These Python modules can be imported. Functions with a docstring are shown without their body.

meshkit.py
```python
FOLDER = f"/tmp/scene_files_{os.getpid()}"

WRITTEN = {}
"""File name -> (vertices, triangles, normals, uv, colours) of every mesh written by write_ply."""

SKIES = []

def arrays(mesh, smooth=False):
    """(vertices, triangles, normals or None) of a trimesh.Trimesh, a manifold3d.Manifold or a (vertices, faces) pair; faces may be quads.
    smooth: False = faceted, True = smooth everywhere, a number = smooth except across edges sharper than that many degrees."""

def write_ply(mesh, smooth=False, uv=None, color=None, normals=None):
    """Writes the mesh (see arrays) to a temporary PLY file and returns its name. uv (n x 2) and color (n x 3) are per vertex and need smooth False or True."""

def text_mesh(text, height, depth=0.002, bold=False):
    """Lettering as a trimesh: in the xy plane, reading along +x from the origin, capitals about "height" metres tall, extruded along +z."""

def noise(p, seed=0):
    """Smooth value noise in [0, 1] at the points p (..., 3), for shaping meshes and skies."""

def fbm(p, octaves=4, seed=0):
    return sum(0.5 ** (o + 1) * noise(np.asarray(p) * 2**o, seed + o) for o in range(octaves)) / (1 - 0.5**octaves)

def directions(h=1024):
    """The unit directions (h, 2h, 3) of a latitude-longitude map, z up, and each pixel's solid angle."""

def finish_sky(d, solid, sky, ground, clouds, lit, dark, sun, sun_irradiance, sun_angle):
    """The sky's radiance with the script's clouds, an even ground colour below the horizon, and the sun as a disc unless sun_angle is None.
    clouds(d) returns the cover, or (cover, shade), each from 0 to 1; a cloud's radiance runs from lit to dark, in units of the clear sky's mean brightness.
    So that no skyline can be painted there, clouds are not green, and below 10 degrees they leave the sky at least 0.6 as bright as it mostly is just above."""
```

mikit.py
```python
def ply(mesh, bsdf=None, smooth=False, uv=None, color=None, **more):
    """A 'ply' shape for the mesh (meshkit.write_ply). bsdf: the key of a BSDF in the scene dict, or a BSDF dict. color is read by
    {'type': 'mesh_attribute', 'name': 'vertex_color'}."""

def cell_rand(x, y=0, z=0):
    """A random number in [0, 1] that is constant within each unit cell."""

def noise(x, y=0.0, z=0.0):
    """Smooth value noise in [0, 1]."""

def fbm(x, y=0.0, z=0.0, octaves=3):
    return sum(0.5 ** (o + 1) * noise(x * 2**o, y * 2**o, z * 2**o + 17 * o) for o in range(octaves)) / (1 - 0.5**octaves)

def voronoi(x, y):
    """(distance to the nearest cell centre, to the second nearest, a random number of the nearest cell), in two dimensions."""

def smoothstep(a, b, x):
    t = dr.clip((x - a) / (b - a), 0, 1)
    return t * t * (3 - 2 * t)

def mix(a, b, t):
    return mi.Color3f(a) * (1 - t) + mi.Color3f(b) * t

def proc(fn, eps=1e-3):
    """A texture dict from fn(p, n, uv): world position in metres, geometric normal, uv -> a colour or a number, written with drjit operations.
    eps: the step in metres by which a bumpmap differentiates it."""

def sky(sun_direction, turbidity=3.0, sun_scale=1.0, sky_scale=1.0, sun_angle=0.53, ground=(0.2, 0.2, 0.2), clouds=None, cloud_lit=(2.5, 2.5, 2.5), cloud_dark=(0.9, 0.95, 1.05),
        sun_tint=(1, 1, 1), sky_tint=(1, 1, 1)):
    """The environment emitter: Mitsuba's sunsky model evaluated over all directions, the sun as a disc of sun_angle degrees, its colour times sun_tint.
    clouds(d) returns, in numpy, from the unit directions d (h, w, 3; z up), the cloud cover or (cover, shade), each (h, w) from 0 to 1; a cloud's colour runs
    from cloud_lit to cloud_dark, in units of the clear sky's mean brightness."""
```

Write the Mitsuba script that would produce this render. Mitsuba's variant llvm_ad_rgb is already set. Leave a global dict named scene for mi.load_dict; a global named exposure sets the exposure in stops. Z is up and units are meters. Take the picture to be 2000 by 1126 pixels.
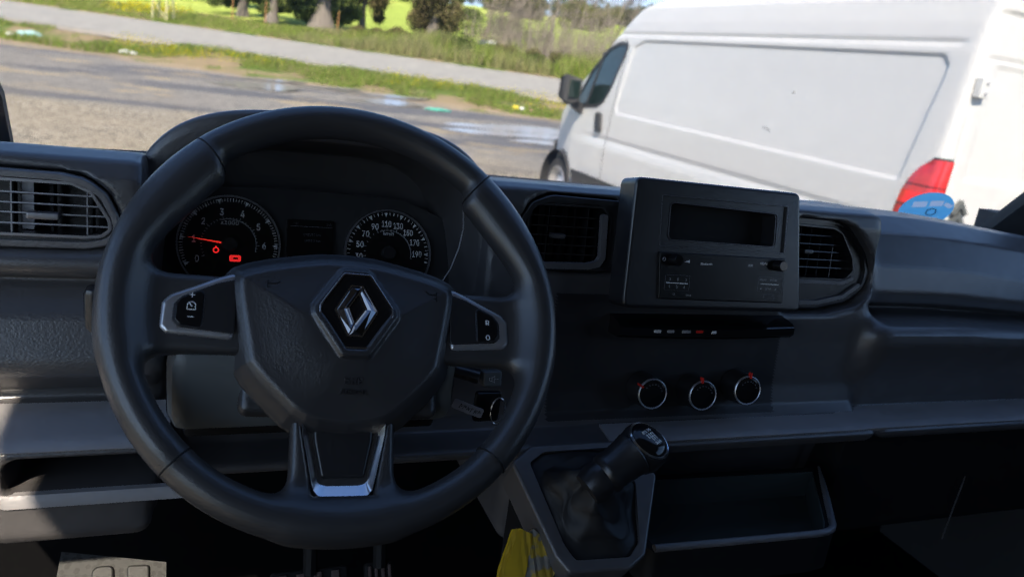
import math, random
import numpy as np, trimesh, drjit as dr, mitsuba as mi, mikit, meshkit
import manifold3d as m3
from shapely.geometry import Polygon, Point, LineString, box as sbox
from shapely import affinity
from mikit import noise, fbm, voronoi, cell_rand, smoothstep, mix, proc

T = mi.ScalarTransform4f
RND = random.Random(7)
NR = np.random.default_rng(11)
scene, labels = {}, {}

# ------------------------------------------------------------------ camera, sky, exposure
CAM = np.array([0.0, 0.0, 1.64])
YAW, PITCH, ROLL = map(math.radians, (22.5, 16.0, 8.0))
FW = np.array([math.sin(YAW) * math.cos(PITCH), math.cos(YAW) * math.cos(PITCH), -math.sin(PITCH)])
_rt = np.array([math.cos(YAW), -math.sin(YAW), 0.0])
_up = np.cross(_rt, FW)
UP = -_rt * math.sin(ROLL) + _up * math.cos(ROLL)
scene['camera'] = {'type': 'thinlens', 'fov': 2 * math.degrees(math.atan(1000 / 1500.0)), 'fov_axis': 'x', 'near_clip': 0.02, 'far_clip': 3000.0,
                   'aperture_radius': 0.0021, 'focus_distance': 0.80, 'to_world': T().look_at(origin=CAM.tolist(), target=(CAM + FW).tolist(), up=UP.tolist())}
SUN = (-0.345, -0.67, 0.67)


def clouds(d):
    n = meshkit.fbm(d * np.array([3.0, 3.0, 7.0]) + 3.1, 5, 4)
    low = np.clip(1 - d[..., 2] / 0.30, 0, 1)
    c = np.clip((n - 0.50 + 0.10 * low) * 3.5, 0, 1) * (0.08 + 0.92 * low)
    return c, np.clip((n - 0.62) * 2, 0, 0.6)


scene['sky'] = mikit.sky(SUN, turbidity=3, clouds=clouds, sun_tint=(0.94, 1.0, 1.10), sky_tint=(0.91, 0.98, 1.09))
exposure = 2.72

# ------------------------------------------------------------------ helpers


def num(key):
    if key not in scene and key not in labels:
        return key
    k = 1
    while f'{key}_{k:03d}' in scene or f'{key}_{k:03d}' in labels:
        k += 1
    return f'{key}_{k:03d}'


def thing(name, label, cat, group=None, kind=None):
    key = num(name)
    labels[key] = {'label': label, 'category': cat}
    if group:
        labels[key]['group'] = group
    if kind:
        labels[key]['kind'] = kind
    return key


def cat(ms):
    ms = [m for m in ms if m is not None]
    return trimesh.util.concatenate(ms) if len(ms) > 1 else ms[0]


def man(m):
    a = m.to_mesh()
    return trimesh.Trimesh(a.vert_properties[:, :3], a.tri_verts, process=False)


def tom(t):
    return m3.Manifold(m3.Mesh(np.asarray(t.vertices, np.float32), np.asarray(t.faces, np.uint32)))


def obj(name, mesh, mat, parent=None, smooth=40, label=None, kind=None, color=None, **more):
    key = num(f'{parent}__{name}' if parent else name)
    scene[key] = mikit.ply(mesh, mat, smooth=smooth, color=color, **more)
    d = {}
    if label:
        d['label'] = label
    if kind:
        d['kind'] = kind
    if d:
        labels[key] = {**labels.get(key, {}), **d}
    return key


def struct(name, mesh, mat, label=None, smooth=40):
    k = obj(name, mesh, mat, None, smooth)
    labels[k] = {'kind': 'structure'}
    if label:
        labels[k]['label'] = label
    return k


class Frame:
    """A plane in the cab: origin, u to the right, v up (leaning forward by tilt degrees), n towards the driver; spin turns u, v in the plane."""

    def __init__(s, o, tilt, spin=0.0, yaw=0.0):
        t = math.radians(tilt)
        u, v, n = np.array([1.0, 0, 0]), np.array([0, math.sin(t), math.cos(t)]), np.array([0, -math.cos(t), math.sin(t)])
        if yaw:
            c, q = math.cos(math.radians(yaw)), math.sin(math.radians(yaw))
            R = np.array([[c, -q, 0], [q, c, 0], [0, 0, 1]])
            u, v, n = R @ u, R @ v, R @ n
        a = math.radians(spin)
        s.u, s.v, s.n = u * math.cos(a) + v * math.sin(a), v * math.cos(a) - u * math.sin(a), n
        s.o = np.asarray(o, float)
        s.M = np.eye(4)
        s.M[:3, 0], s.M[:3, 1], s.M[:3, 2], s.M[:3, 3] = s.u, s.v, s.n, s.o

    def put(s, mesh):
        mesh = mesh.copy()
        mesh.apply_transform(s.M)
        return mesh

    def hit(s, rx, rz, off=0.0):
        d = np.array([rx, 1.0, rz])
        o = s.o + s.n * off
        q = CAM + d * (((o - CAM) @ s.n) / (d @ s.n)) - o
        return float(q @ s.u), float(q @ s.v)

    def hits(s, pts, off=0.0):
        return [s.hit(*p, off) for p in pts]


def cab(x, y, z):
    return np.array([x, y, z + CAM[2]])


def pts2d(poly):
    return np.array(poly.exterior.coords)[:-1]


def rr(u0, v0, u1, v1, r):
    r = min(r, 0.499 * min(u1 - u0, v1 - v0))
    return sbox(u0 + r, v0 + r, u1 - r, v1 - r).buffer(r, quad_segs=6)


def rpoly(pts, r=0.0, q=5):
    p = Polygon(pts)
    if r:
        p = p.buffer(-r, quad_segs=q).buffer(2 * r, quad_segs=q).buffer(-r, quad_segs=q)
        if p.geom_type != 'Polygon':
            p = max(p.geoms, key=lambda g: g.area)
    return p


def ext(poly, n0, n1):
    """Straight extrusion of a polygon (holes allowed) between two heights."""
    if poly.geom_type != 'Polygon':
        return cat([ext(g, n0, n1) for g in poly.geoms if g.geom_type == 'Polygon'])
    m = trimesh.creation.extrude_polygon(poly, n1 - n0, engine='earcut')
    m.apply_translation([0, 0, n0])
    return m


def slab(poly, n0, n1, b=0.001, steps=3):
    """A convex polygon as a slab with a rounded upper edge."""
    P = [np.c_[pts2d(poly), np.full(len(poly.exterior.coords) - 1, n0)]]
    for k in range(steps + 1):
        a = math.pi / 2 * k / steps
        q = poly.buffer(-b * (1 - math.cos(a)), quad_segs=4)
        if q.is_empty:
            continue
        P.append(np.c_[pts2d(q), np.full(len(q.exterior.coords) - 1, n1 - b + b * math.sin(a))])
    return trimesh.Trimesh(*_hull(np.vstack(P)), process=False)


def _hull(p):
    h = trimesh.convex.convex_hull(p)
    return h.vertices, h.faces


def hull(p):
    return trimesh.Trimesh(*_hull(np.asarray(p, float)), process=False)


def ringm(poly, w, n0, n1, b=0.001):
    """A frame of the width w inside a convex polygon, with a rounded top edge."""
    return man(tom(slab(poly, n0, n1, b)) - tom(ext(poly.buffer(-w), n0 - 0.01, n1 + 0.01)))


def bx(x0, x1, y0, y1, z0, z1):
    m = trimesh.creation.box((x1 - x0, y1 - y0, z1 - z0))
    m.apply_translation([(x0 + x1) / 2, (y0 + y1) / 2, (z0 + z1) / 2])
    return m


def rbox(x0, x1, y0, y1, z0, z1, r=0.004):
    P = []
    for x, sx in ((x0, 1), (x1, -1)):
        for y, sy in ((y0, 1), (y1, -1)):
            for z, sz in ((z0, 1), (z1, -1)):
                c = np.array([x + sx * r, y + sy * r, z + sz * r])
                for a in (0, 0.5, 1):
                    for e in (0, 0.5, 1):
                        A, E_ = a * math.pi / 2, e * math.pi / 2
                        P.append(c - np.array([sx * math.cos(A) * math.cos(E_), sy * math.sin(A) * math.cos(E_), sz * math.sin(E_)]) * r)
    return hull(P)


def tube(path, r, sides=8, closed=False):
    p = np.asarray(path, float)
    t = (np.roll(p, -1, 0) - np.roll(p, 1, 0)) if closed else np.gradient(p, axis=0)
    t /= np.linalg.norm(t, axis=1, keepdims=True) + 1e-12
    r = np.broadcast_to(np.asarray(r, float), (len(p),))
    ref = np.array([0, 0, 1.0]) if abs(t[:, 2]).mean() < 0.8 else np.array([1.0, 0, 0])
    a = np.cross(t, ref)
    a /= np.linalg.norm(a, axis=1, keepdims=True) + 1e-12
    b = np.cross(t, a)
    ang = np.arange(sides) * 2 * math.pi / sides
    v = p[:, None] + r[:, None, None] * (np.cos(ang)[None, :, None] * a[:, None] + np.sin(ang)[None, :, None] * b[:, None])
    n = len(p)
    i, j = np.meshgrid(np.arange(n if closed else n - 1), np.arange(sides), indexing='ij')
    k = (i + 1) % n
    q = np.stack([i * sides + j, k * sides + j, k * sides + (j + 1) % sides, i * sides + (j + 1) % sides], -1).reshape(-1, 4)
    f = np.vstack([q[:, [0, 1, 2]], q[:, [0, 2, 3]]])
    v = v.reshape(-1, 3)
    if not closed:
        v = np.vstack([v, p[:1], p[-1:]])
        s = np.arange(sides)
        e = (n - 1) * sides
        f = np.vstack([f, np.stack([s, (s + 1) % sides, np.full(sides, n * sides)], 1), np.stack([e + (s + 1) % sides, e + s, np.full(sides, n * sides + 1)], 1)])
    return trimesh.Trimesh(v, f, process=False)


def lathe(prof, seg=40):
    """(radius, height) pairs turned round the z axis."""
    return trimesh.creation.revolve(np.asarray(prof, float), sections=seg)


def loft(rings, close=True):
    """Rings of equal point count joined to a skin, capped at both ends."""
    R = np.asarray(rings, float)
    m, n = R.shape[:2]
    i, j = np.meshgrid(np.arange(m - 1), np.arange(n), indexing='ij')
    k = (j + 1) % n
    q = np.stack([i * n + j, i * n + k, (i + 1) * n + k, (i + 1) * n + j], -1).reshape(-1, 4)
    f = np.vstack([q[:, [0, 1, 2]], q[:, [0, 2, 3]]])
    v = R.reshape(-1, 3)
    if close:
        v = np.vstack([v, R[0].mean(0), R[-1].mean(0)])
        s = np.arange(n)
        f = np.vstack([f, np.stack([(s + 1) % n, s, np.full(n, m * n)], 1), np.stack([(m - 1) * n + s, (m - 1) * n + (s + 1) % n, np.full(n, m * n + 1)], 1)])
    return trimesh.Trimesh(v, f, process=False)


def grid(P):
    """A sheet from an (a, b, 3) array of points."""
    a, b = P.shape[:2]
    i, j = np.meshgrid(np.arange(a - 1), np.arange(b - 1), indexing='ij')
    q = np.stack([i * b + j, (i + 1) * b + j, (i + 1) * b + j + 1, i * b + j + 1], -1).reshape(-1, 4)
    return trimesh.Trimesh(P.reshape(-1, 3), np.vstack([q[:, [0, 1, 2]], q[:, [0, 2, 3]]]), process=False)


def nets(F, org, st):
    """Surface nets: the zero surface of the field F (negative inside) sampled from org in steps of st."""
    st = np.broadcast_to(np.asarray(st, float), (3,))
    S = F < 0
    c = [S[i:S.shape[0] - 1 + i, j:S.shape[1] - 1 + j, k:S.shape[2] - 1 + k] for i in (0, 1) for j in (0, 1) for k in (0, 1)]
    tot = sum(x.astype(np.int8) for x in c)
    act = (tot > 0) & (tot < 8)
    idx = np.argwhere(act)
    ids = np.full(act.shape, -1, np.int32)
    ids[act] = np.arange(len(idx))
    cor = [(i, j, k) for i in (0, 1) for j in (0, 1) for k in (0, 1)]
    val = {q: F[idx[:, 0] + q[0], idx[:, 1] + q[1], idx[:, 2] + q[2]].astype(np.float64) for q in cor}
    acc, cnt = np.zeros((len(idx), 3)), np.zeros(len(idx))
    for a in cor:
        for ax in range(3):
            if a[ax] == 0:
                b = list(a)
                b[ax] = 1
                b = tuple(b)
                va, vb = val[a], val[b]
                on = (va < 0) != (vb < 0)
                t = np.where(on, va / np.where(on, va - vb, 1), 0)
                p = np.array(a, float)[None] + t[:, None] * (np.array(b, float) - np.array(a, float))[None]
                acc[on] += p[on]
                cnt[on] += 1
    v = (idx + acc / cnt[:, None]) * st + np.asarray(org)
    faces = []
    for ax in range(3):
        o1, o2 = (ax + 1) % 3, (ax + 2) % 3
        n = list(F.shape)
        lo = [slice(None)] * 3
        hi = [slice(None)] * 3
        for o in (o1, o2):
            lo[o] = hi[o] = slice(1, n[o] - 1)
        lo[ax], hi[ax] = slice(0, n[ax] - 1), slice(1, n[ax])
        A, B = S[tuple(lo)], S[tuple(hi)]
        e = np.argwhere(A != B)
        ins = A[tuple(e.T)]
        e[:, o1] += 1
        e[:, o2] += 1

        def cid(d1, d2):
            q = e.copy()
            q[:, o1] -= d1
            q[:, o2] -= d2
            return ids[tuple(q.T)]
        quad = np.stack([cid(1, 1), cid(0, 1), cid(0, 0), cid(1, 0)], 1)
        quad = np.where(ins[:, None], quad, quad[:, ::-1])
        faces.append(quad)
    q = np.vstack(faces)
    q = q[(q >= 0).all(1)]
    return trimesh.Trimesh(v, np.vstack([q[:, [0, 1, 2]], q[:, [0, 2, 3]]]), process=False)


def sd_poly(P, x, y):
    """Signed distance of the points (x, y) to a closed polygon."""
    P = np.asarray(P, np.float32)
    x, y = np.asarray(x, np.float32), np.asarray(y, np.float32)
    d = np.full(np.broadcast(x, y).shape, 1e9, np.float32)
    ins = np.zeros(d.shape, bool)
    for a, b in zip(P, np.roll(P, -1, 0)):
        e = b - a
        t = np.clip(((x - a[0]) * e[0] + (y - a[1]) * e[1]) / max(float(e @ e), 1e-12), 0, 1)
        d = np.minimum(d, (x - a[0] - t * e[0])**2 + (y - a[1] - t * e[1])**2)
        if a[1] != b[1]:
            ins ^= ((a[1] > y) != (b[1] > y)) & (x < (b[0] - a[0]) * (y - a[1]) / (b[1] - a[1]) + a[0])
    return np.where(ins, -1, 1) * np.sqrt(d)


def smin(a, b, k):
    h = np.maximum(k - np.abs(a - b), 0) / k
    return np.minimum(a, b) - h * h * k * 0.25


def smax(a, b, k):
    return -smin(-a, -b, k)


def sst(a, b, x):
    t = np.clip((x - a) / (b - a), 0, 1)
    return t * t * (3 - 2 * t)


def sd_rbox(x, y, z, c, h, r):
    q = [np.abs(p - cc) - (hh - r) for p, cc, hh in zip((x, y, z), c, h)]
    out = np.sqrt(sum(np.maximum(p, 0)**2 for p in q))
    return out + np.minimum(np.maximum(np.maximum(q[0], q[1]), q[2]), 0) - r


def axes(lo, hi, st):
    return [np.arange(a, b + st * 0.5, st, dtype=np.float32) for a, b in zip(lo, hi)]


def text(s, h, depth=0.0003, bold=False, center=True):
    m = meshkit.text_mesh(s, h, depth, bold)
    if center:
        b = m.bounds
        m.apply_translation([-(b[0][0] + b[1][0]) / 2, -h / 2, 0])
    return m


# ------------------------------------------------------------------ materials
def pb(c, rough=0.5, metallic=0.0, spec=0.5, **k):
    base = {'type': 'rgb', 'value': list(c)} if isinstance(c, (tuple, list)) else c
    return {'type': 'principled', 'base_color': base, 'roughness': rough, 'metallic': metallic, 'specular': spec, **k}


def mat(name, c, rough=0.5, metallic=0.0, bump=None, scale=1.0, eps=3e-4, **k):
    b = pb(c, rough, metallic, **k)
    if bump is not None:
        b = {'type': 'bumpmap', 'tex': proc(bump, eps), 'scale': scale, 'nested': b}
    scene[name] = {'type': 'twosided', 'bsdf': b}
    return name


def grain(freq):
    def g(p, n, uv):
        w = fbm(p.x * freq * 0.6, p.y * freq * 0.6, p.z * freq * 0.6, 1)
        return smoothstep(0.25, 0.75, noise(p.x * freq + w, p.y * freq, p.z * freq + w)) * 0.7 + 0.3 * noise(p.x * freq * 2.1, p.y * freq * 2.1, p.z * freq * 2.1)
    return g


def dusty(c, amt=0.25, f=30):
    c = tuple(c)
    return proc(lambda p, n, uv: mix(c, tuple(min(1, x * 1.5 + 0.012) for x in c), amt * smoothstep(0.45, 0.8, fbm(p.x * f, p.y * f, p.z * f, 3))))


G8, G5, G9 = grain(900.0), grain(640.0), grain(820.0)
mat('m_dash', dusty((0.072, 0.069, 0.071)), 0.36, bump=G5, scale=0.00015, spec=1.0)
mat('m_dash_grey', dusty((0.125, 0.122, 0.127)), 0.42, bump=G5, scale=0.00020, spec=1.0)
mat('m_rim', (0.036, 0.035, 0.036), 0.36, bump=G8, scale=0.00010, spec=1.0)
mat('m_pad', (0.032, 0.031, 0.033), 0.35, bump=G9, scale=0.00013, spec=1.0)
mat('m_smooth', (0.016, 0.016, 0.018), 0.34, spec=0.9)
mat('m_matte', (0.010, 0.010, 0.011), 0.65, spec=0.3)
mat('m_gloss', (0.008, 0.008, 0.009), 0.12)
mat('m_silver', (0.60, 0.60, 0.62), 0.34, 0.85)
mat('m_satin', (0.30, 0.30, 0.32), 0.38, 0.8)
mat('m_chrome', (0.75, 0.75, 0.78), 0.10, 1.0)
mat('m_white', (0.75, 0.75, 0.75), 0.5)
mat('m_print', (0.35, 0.35, 0.36), 0.5)
mat('m_red', (0.75, 0.03, 0.02), 0.4)
mat('m_shroud', dusty((0.10, 0.11, 0.112)), 0.45, bump=G8, scale=0.0001, spec=0.9)
mat('m_boot', proc(lambda p, n, uv: mix((0.012, 0.012, 0.013), (0.022, 0.020, 0.020), fbm(p.x * 40, p.y * 40, p.z * 40, 2))), 0.52, bump=lambda p, n, uv: fbm(p.x * 45, p.y * 45, p.z * 30, 2) * .8 + .04 * noise(p.x * 700, p.y * 700, p.z * 700), scale=0.003, spec=0.4)
scene['m_glass'] = {'type': 'thindielectric', 'int_ior': 1.5}
scene['m_redglow'] = {'type': 'twosided', 'bsdf': pb((0.7, 0.02, 0.02), 0.5)}

def leafmat(name, col, trans=0.5):
    scene[name] = {'type': 'principledthin', 'base_color': {'type': 'mesh_attribute', 'name': 'vertex_color'} if col is None else {'type': 'rgb', 'value': list(col)}, 'roughness': 0.6, 'diff_trans': trans, 'spec_trans': 0.0}
    return name


# ------------------------------------------------------------------ our van's cab: dashboard
dash = thing('dashboard', 'dark grey plastic van dashboard with vents, dials, radio and heater knobs under the windscreen', 'dashboard')


def build_dash_body():
    st = 0.004
    gx, gy, gz = axes((-0.45, 0.58, -0.64), (1.56, 1.32, -0.06), st)
    Y, Z = np.meshgrid(gy, gz, indexing='ij')
    D = [(1.4, -.22), (1.10, -.186), (.95, -.156), (.85, -.132), (.785, -.122), (.755, -.126), (.742, -.142), (.733, -.20), (.722, -.205), (.716, -.214), (.722, -.224), (.738, -.229), (.728, -.234),
         (.705, -.255), (.690, -.290), (.690, -.303), (.700, -.312), (.722, -.328), (.722, -.337), (.648, -.3408), (.638, -.3435), (.634, -.348), (.634, -.42), (.640, -.432), (.655, -.438), (1.4, -.45)]
    Cp = [(1.4, -.21), (1.10, -.174), (.95, -.147), (.85, -.127), (.80, -.123), (.782, -.127), (.775, -.145), (.772, -.20), (.766, -.24), (.762, -.30), (.755, -.36), (.748, -.385), (.736, -.397),
          (.702, -.402), (.694, -.408), (.700, -.420), (.80, -.432), (.83, -.62), (1.4, -.62)]
    Pp = [(1.4, -.22), (1.10, -.168), (.98, -.146), (.91, -.137), (.865, -.139), (.825, -.158), (.797, -.20), (.786, -.235), (.790, -.252), (.806, -.262), (.822, -.266), (.822, -.270), (.742, -.272), (.732, -.279),
          (.730, -.295), (.752, -.37), (.757, -.385), (.757, -.398), (.706, -.402), (.697, -.408), (.702, -.420), (.80, -.432), (.84, -.62), (1.4, -.62)]
    X = gx[:, None, None]
    dD, dC = sd_poly(D, Y, Z)[None], sd_poly(Cp, Y, Z)[None]
    F = smax(dD, X + 0.035, 0.02)
    F = smin(F, smax(dC, np.abs(X - 0.415) - 0.44, 0.02), 0.02)
    # the passenger side, its brow sinking towards the door
    lowered = -0.030 * sst(0.95, 1.45, gx)
    dP = np.stack([sd_poly(Pp, gy[:, None], gz[None] - l * sst(-0.36, -0.2, gz)[None]) for l in lowered[gx > 0.74]])
    P = np.full((len(gx), len(gy), len(gz)), 9, np.float32)
    P[gx > 0.74] = smax(dP, 0.845 - gx[gx > 0.74][:, None, None], 0.03)
    F = smin(F, P, (.006 + .026 * sst(-.385, -.33, Z))[None])
    del P, dP
    # the low tray of the driver's side ends short of the door
    F = smax(F, -smax(X + 0.178, np.maximum(Z[None] + 0.352, Y[None] - 0.75), 0.03), 0.03)
    XZx, XZz = np.meshgrid(gx, gz, indexing='ij')

    def cut(F, pts, y1, r):
        p = rpoly(pts, r)
        d = sd_poly(pts2d(p), XZx, XZz)[:, None, :]
        return smax(F, -np.maximum(d, Y[None] - y1), 0.004)
    F = cut(F, [(x * .735, z * .735) for x, z in VENT_L], 0.80, 0.012)
    F = cut(F, [(x * .775, z * .775) for x, z in VENT_C], 0.85, 0.012)
    F = cut(F, [(x * .79, z * .79) for x, z in VENT_R], 0.85, 0.016)
    F = cut(F, [(-.149, -.3515), (.010, -.3515), (.010, -.3835), (-.149, -.3835)], 0.76, 0.010)
    F = smax(F, -np.maximum(X - .37, np.maximum(Z[None] + .425, .66 - Y[None])), .03)
    # room for the instruments
    F = smax(F, -np.maximum(sd_poly(pts2d(rpoly([(-.055, -.08), (.285, -.08), (.285, -.26), (.25, -.32), (0.0, -.32), (-.055, -.27)], 0.03)), XZx, XZz)[:, None, :], Y[None] - 0.96), 0.01)
    m = nets(F, (gx[0], gy[0], gz[0]), st)
    m.apply_translation([0, 0, CAM[2]])
    return m


VENT_L = [(-.40, -.183), (-.160, -.186), (-.134, -.191), (-.113, -.207), (-.099, -.238), (-.099, -.258), (-.112, -.270), (-.135, -.275), (-.40, -.277)]
VENT_C = [(.412, -.205), (.426, -.180), (.455, -.168), (.580, -.170), (.583, -.271), (.570, -.281), (.44, -.281), (.412, -.262)]
VENT_R = [(.88, -.172), (.985, -.174), (1.020, -.184), (1.066, -.228), (1.083, -.262), (1.082, -.291), (1.052, -.318), (.988, -.332), (.88, -.334)]
mat('m_fascia', dusty((0.026, 0.025, 0.027), .15), 0.42, bump=G5, scale=0.00012, spec=0.6)
_body = build_dash_body()
_c = _body.triangles_center
_in = (np.abs(_c[:, 0] - .540) < .166) & (_c[:, 2] - CAM[2] > -.393) & (_c[:, 2] - CAM[2] < -.243) & (_c[:, 1] < .80)
obj('body', trimesh.Trimesh(_body.vertices, _body.faces[~_in], process=False), 'm_dash', dash, smooth=60)
obj('centre_fascia', trimesh.Trimesh(_body.vertices, _body.faces[_in], process=False), 'm_fascia', dash, smooth=60, label='black fascia panel around the heater knobs')


def vent(frame, outer, inner, slat_v, bars_u, tab, name='air_vent', ring='m_satin', back=-0.045, lab=None):
    """An air vent: housing tube, bright ring, level slats, upright bars, a tab."""
    dn = 0 if lab else -.009
    v = obj(name, frame.put(ringm(outer, 0.006, -0.012, 0.003, 0.002)), 'm_dash_grey' if lab else 'm_smooth', dash, label=lab)  # left frame painted lighter than the others, for the light falling on it
    obj('housing', frame.put(man(tom(slab(outer.buffer(-0.004), back - 0.005, -0.002, 0.0006)) - tom(ext(inner, back, 0.02)))), 'm_smooth', v)
    obj('ring', frame.put(ringm(inner.buffer(0.0030), 0.0030, -0.010, 0.0005, 0.0008)), ring, v)
    x0, y0, x1, y1 = inner.bounds
    for sv in slat_v:
        cutl = inner.intersection(LineString([(x0 - 1, sv), (x1 + 1, sv)]))
        if cutl.is_empty:
            continue
        a, b = cutl.bounds[0], cutl.bounds[2]
        s = bx(a, b, -0.0006, 0.0006, -0.009, 0.0)
        s.apply_transform(trimesh.transformations.rotation_matrix(-0.20, [1, 0, 0]))
        s.apply_translation([0, sv, -0.002 + dn])
        obj('slat', frame.put(s), ring, v, smooth=False)
    for bu in bars_u:
        cutl = inner.intersection(LineString([(bu, y0 - 1), (bu, y1 + 1)]))
        a, b = cutl.bounds[1], cutl.bounds[3]
        obj('divider', frame.put(bx(bu - 0.0006, bu + 0.0006, a, b, -0.012 + dn, -0.005 + dn)), 'm_satin' if lab else 'm_smooth', v, smooth=False)
    for k in range(7):
        u = x0 + (x1 - x0) * (k + 0.5) / 7
        cutl = inner.intersection(LineString([(u, y0 - 1), (u, y1 + 1)]))
        if not cutl.is_empty:
            obj('vane', frame.put(bx(u - 0.001, u + 0.001, cutl.bounds[1], cutl.bounds[3], back + 0.008, back + 0.026)), 'm_matte', v, smooth=False)
    if tab:
        obj('tab', frame.put(rbox(tab[0] - tab[2], tab[0] + tab[2], tab[1] - 0.003, tab[1] + 0.003, -0.006 + dn, 0.008 + dn, 0.0015)), 'm_satin' if lab else 'm_dash', v)
    return v


FL = Frame(cab(-.12, .735, -.169), 6)
innL = rpoly(FL.hits([(-.40, -.198), (-.150, -.199), (-.131, -.208), (-.113, -.240), (-.112, -.250), (-.120, -.257), (-.135, -.259), (-.40, -.259)]), 0.004)
vent(FL, rpoly(FL.hits(VENT_L), 0.012), innL, [FL.hit(-.2, z)[1] for z in (-.2115, -.2235, -.2350, -.2475)], [FL.hit(-.212, -.23)[0], FL.hit(-.135, -.23)[0]],
     (*FL.hit(-.178, -.2365), 0.012), lab='left air vent with bright slats beside the driver door')
obj('blade', FL.put(bx(FL.hit(-.205, -.23)[0], FL.hit(-.193, -.23)[0], innL.bounds[1] + .001, innL.bounds[3] - .001, -0.04, -0.020)), 'm_satin', dash + '__air_vent', smooth=False)
FC = Frame(cab(.385, .775, -.175), 6)
innC = rpoly(FC.hits([(.428, -.184), (.540, -.183), (.556, -.198), (.563, -.262), (.554, -.269), (.44, -.270), (.424, -.255)]), 0.006)
vent(FC, rpoly(FC.hits(VENT_C), 0.012), innC, [FC.hit(.5, z)[1] for z in (-.200, -.215, -.229, -.243, -.257)], [FC.hit(.465, -.23)[0], FC.hit(.530, -.23)[0]], (*FC.hit(.478, -.229), 0.008), ring='m_smooth')
obj('side_trim', FC.put(ext(LineString(FC.hits([(.545, -.196), (.552, -.258), (.546, -.268), (.53, -.272), (.44, -.273)])).buffer(0.0035), -0.004, 0.004)), 'm_dash_grey', dash + '__air_vent_001')
FR = Frame(cab(.78, .79, -.19), 8)
innR = rpoly(FR.hits([(.89, -.188), (.985, -.190), (1.005, -.198), (1.040, -.238), (1.050, -.262), (1.036, -.277), (.89, -.277)]), 0.006)
vent(FR, rpoly(FR.hits(VENT_R), 0.016), innR, [FR.hit(.95, z)[1] for z in (-.204, -.219, -.232, -.246, -.260)], [FR.hit(1.012, -.24)[0]], (*FR.hit(.945, -.232), 0.008), ring='m_smooth')
obj('lower_trim', FR.put(ext(LineString(FR.hits([(.89, -.283), (1.03, -.284), (1.05, -.276)])).buffer(0.0025), -0.004, 0.003)), 'm_dash_grey', dash + '__air_vent_002')
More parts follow.
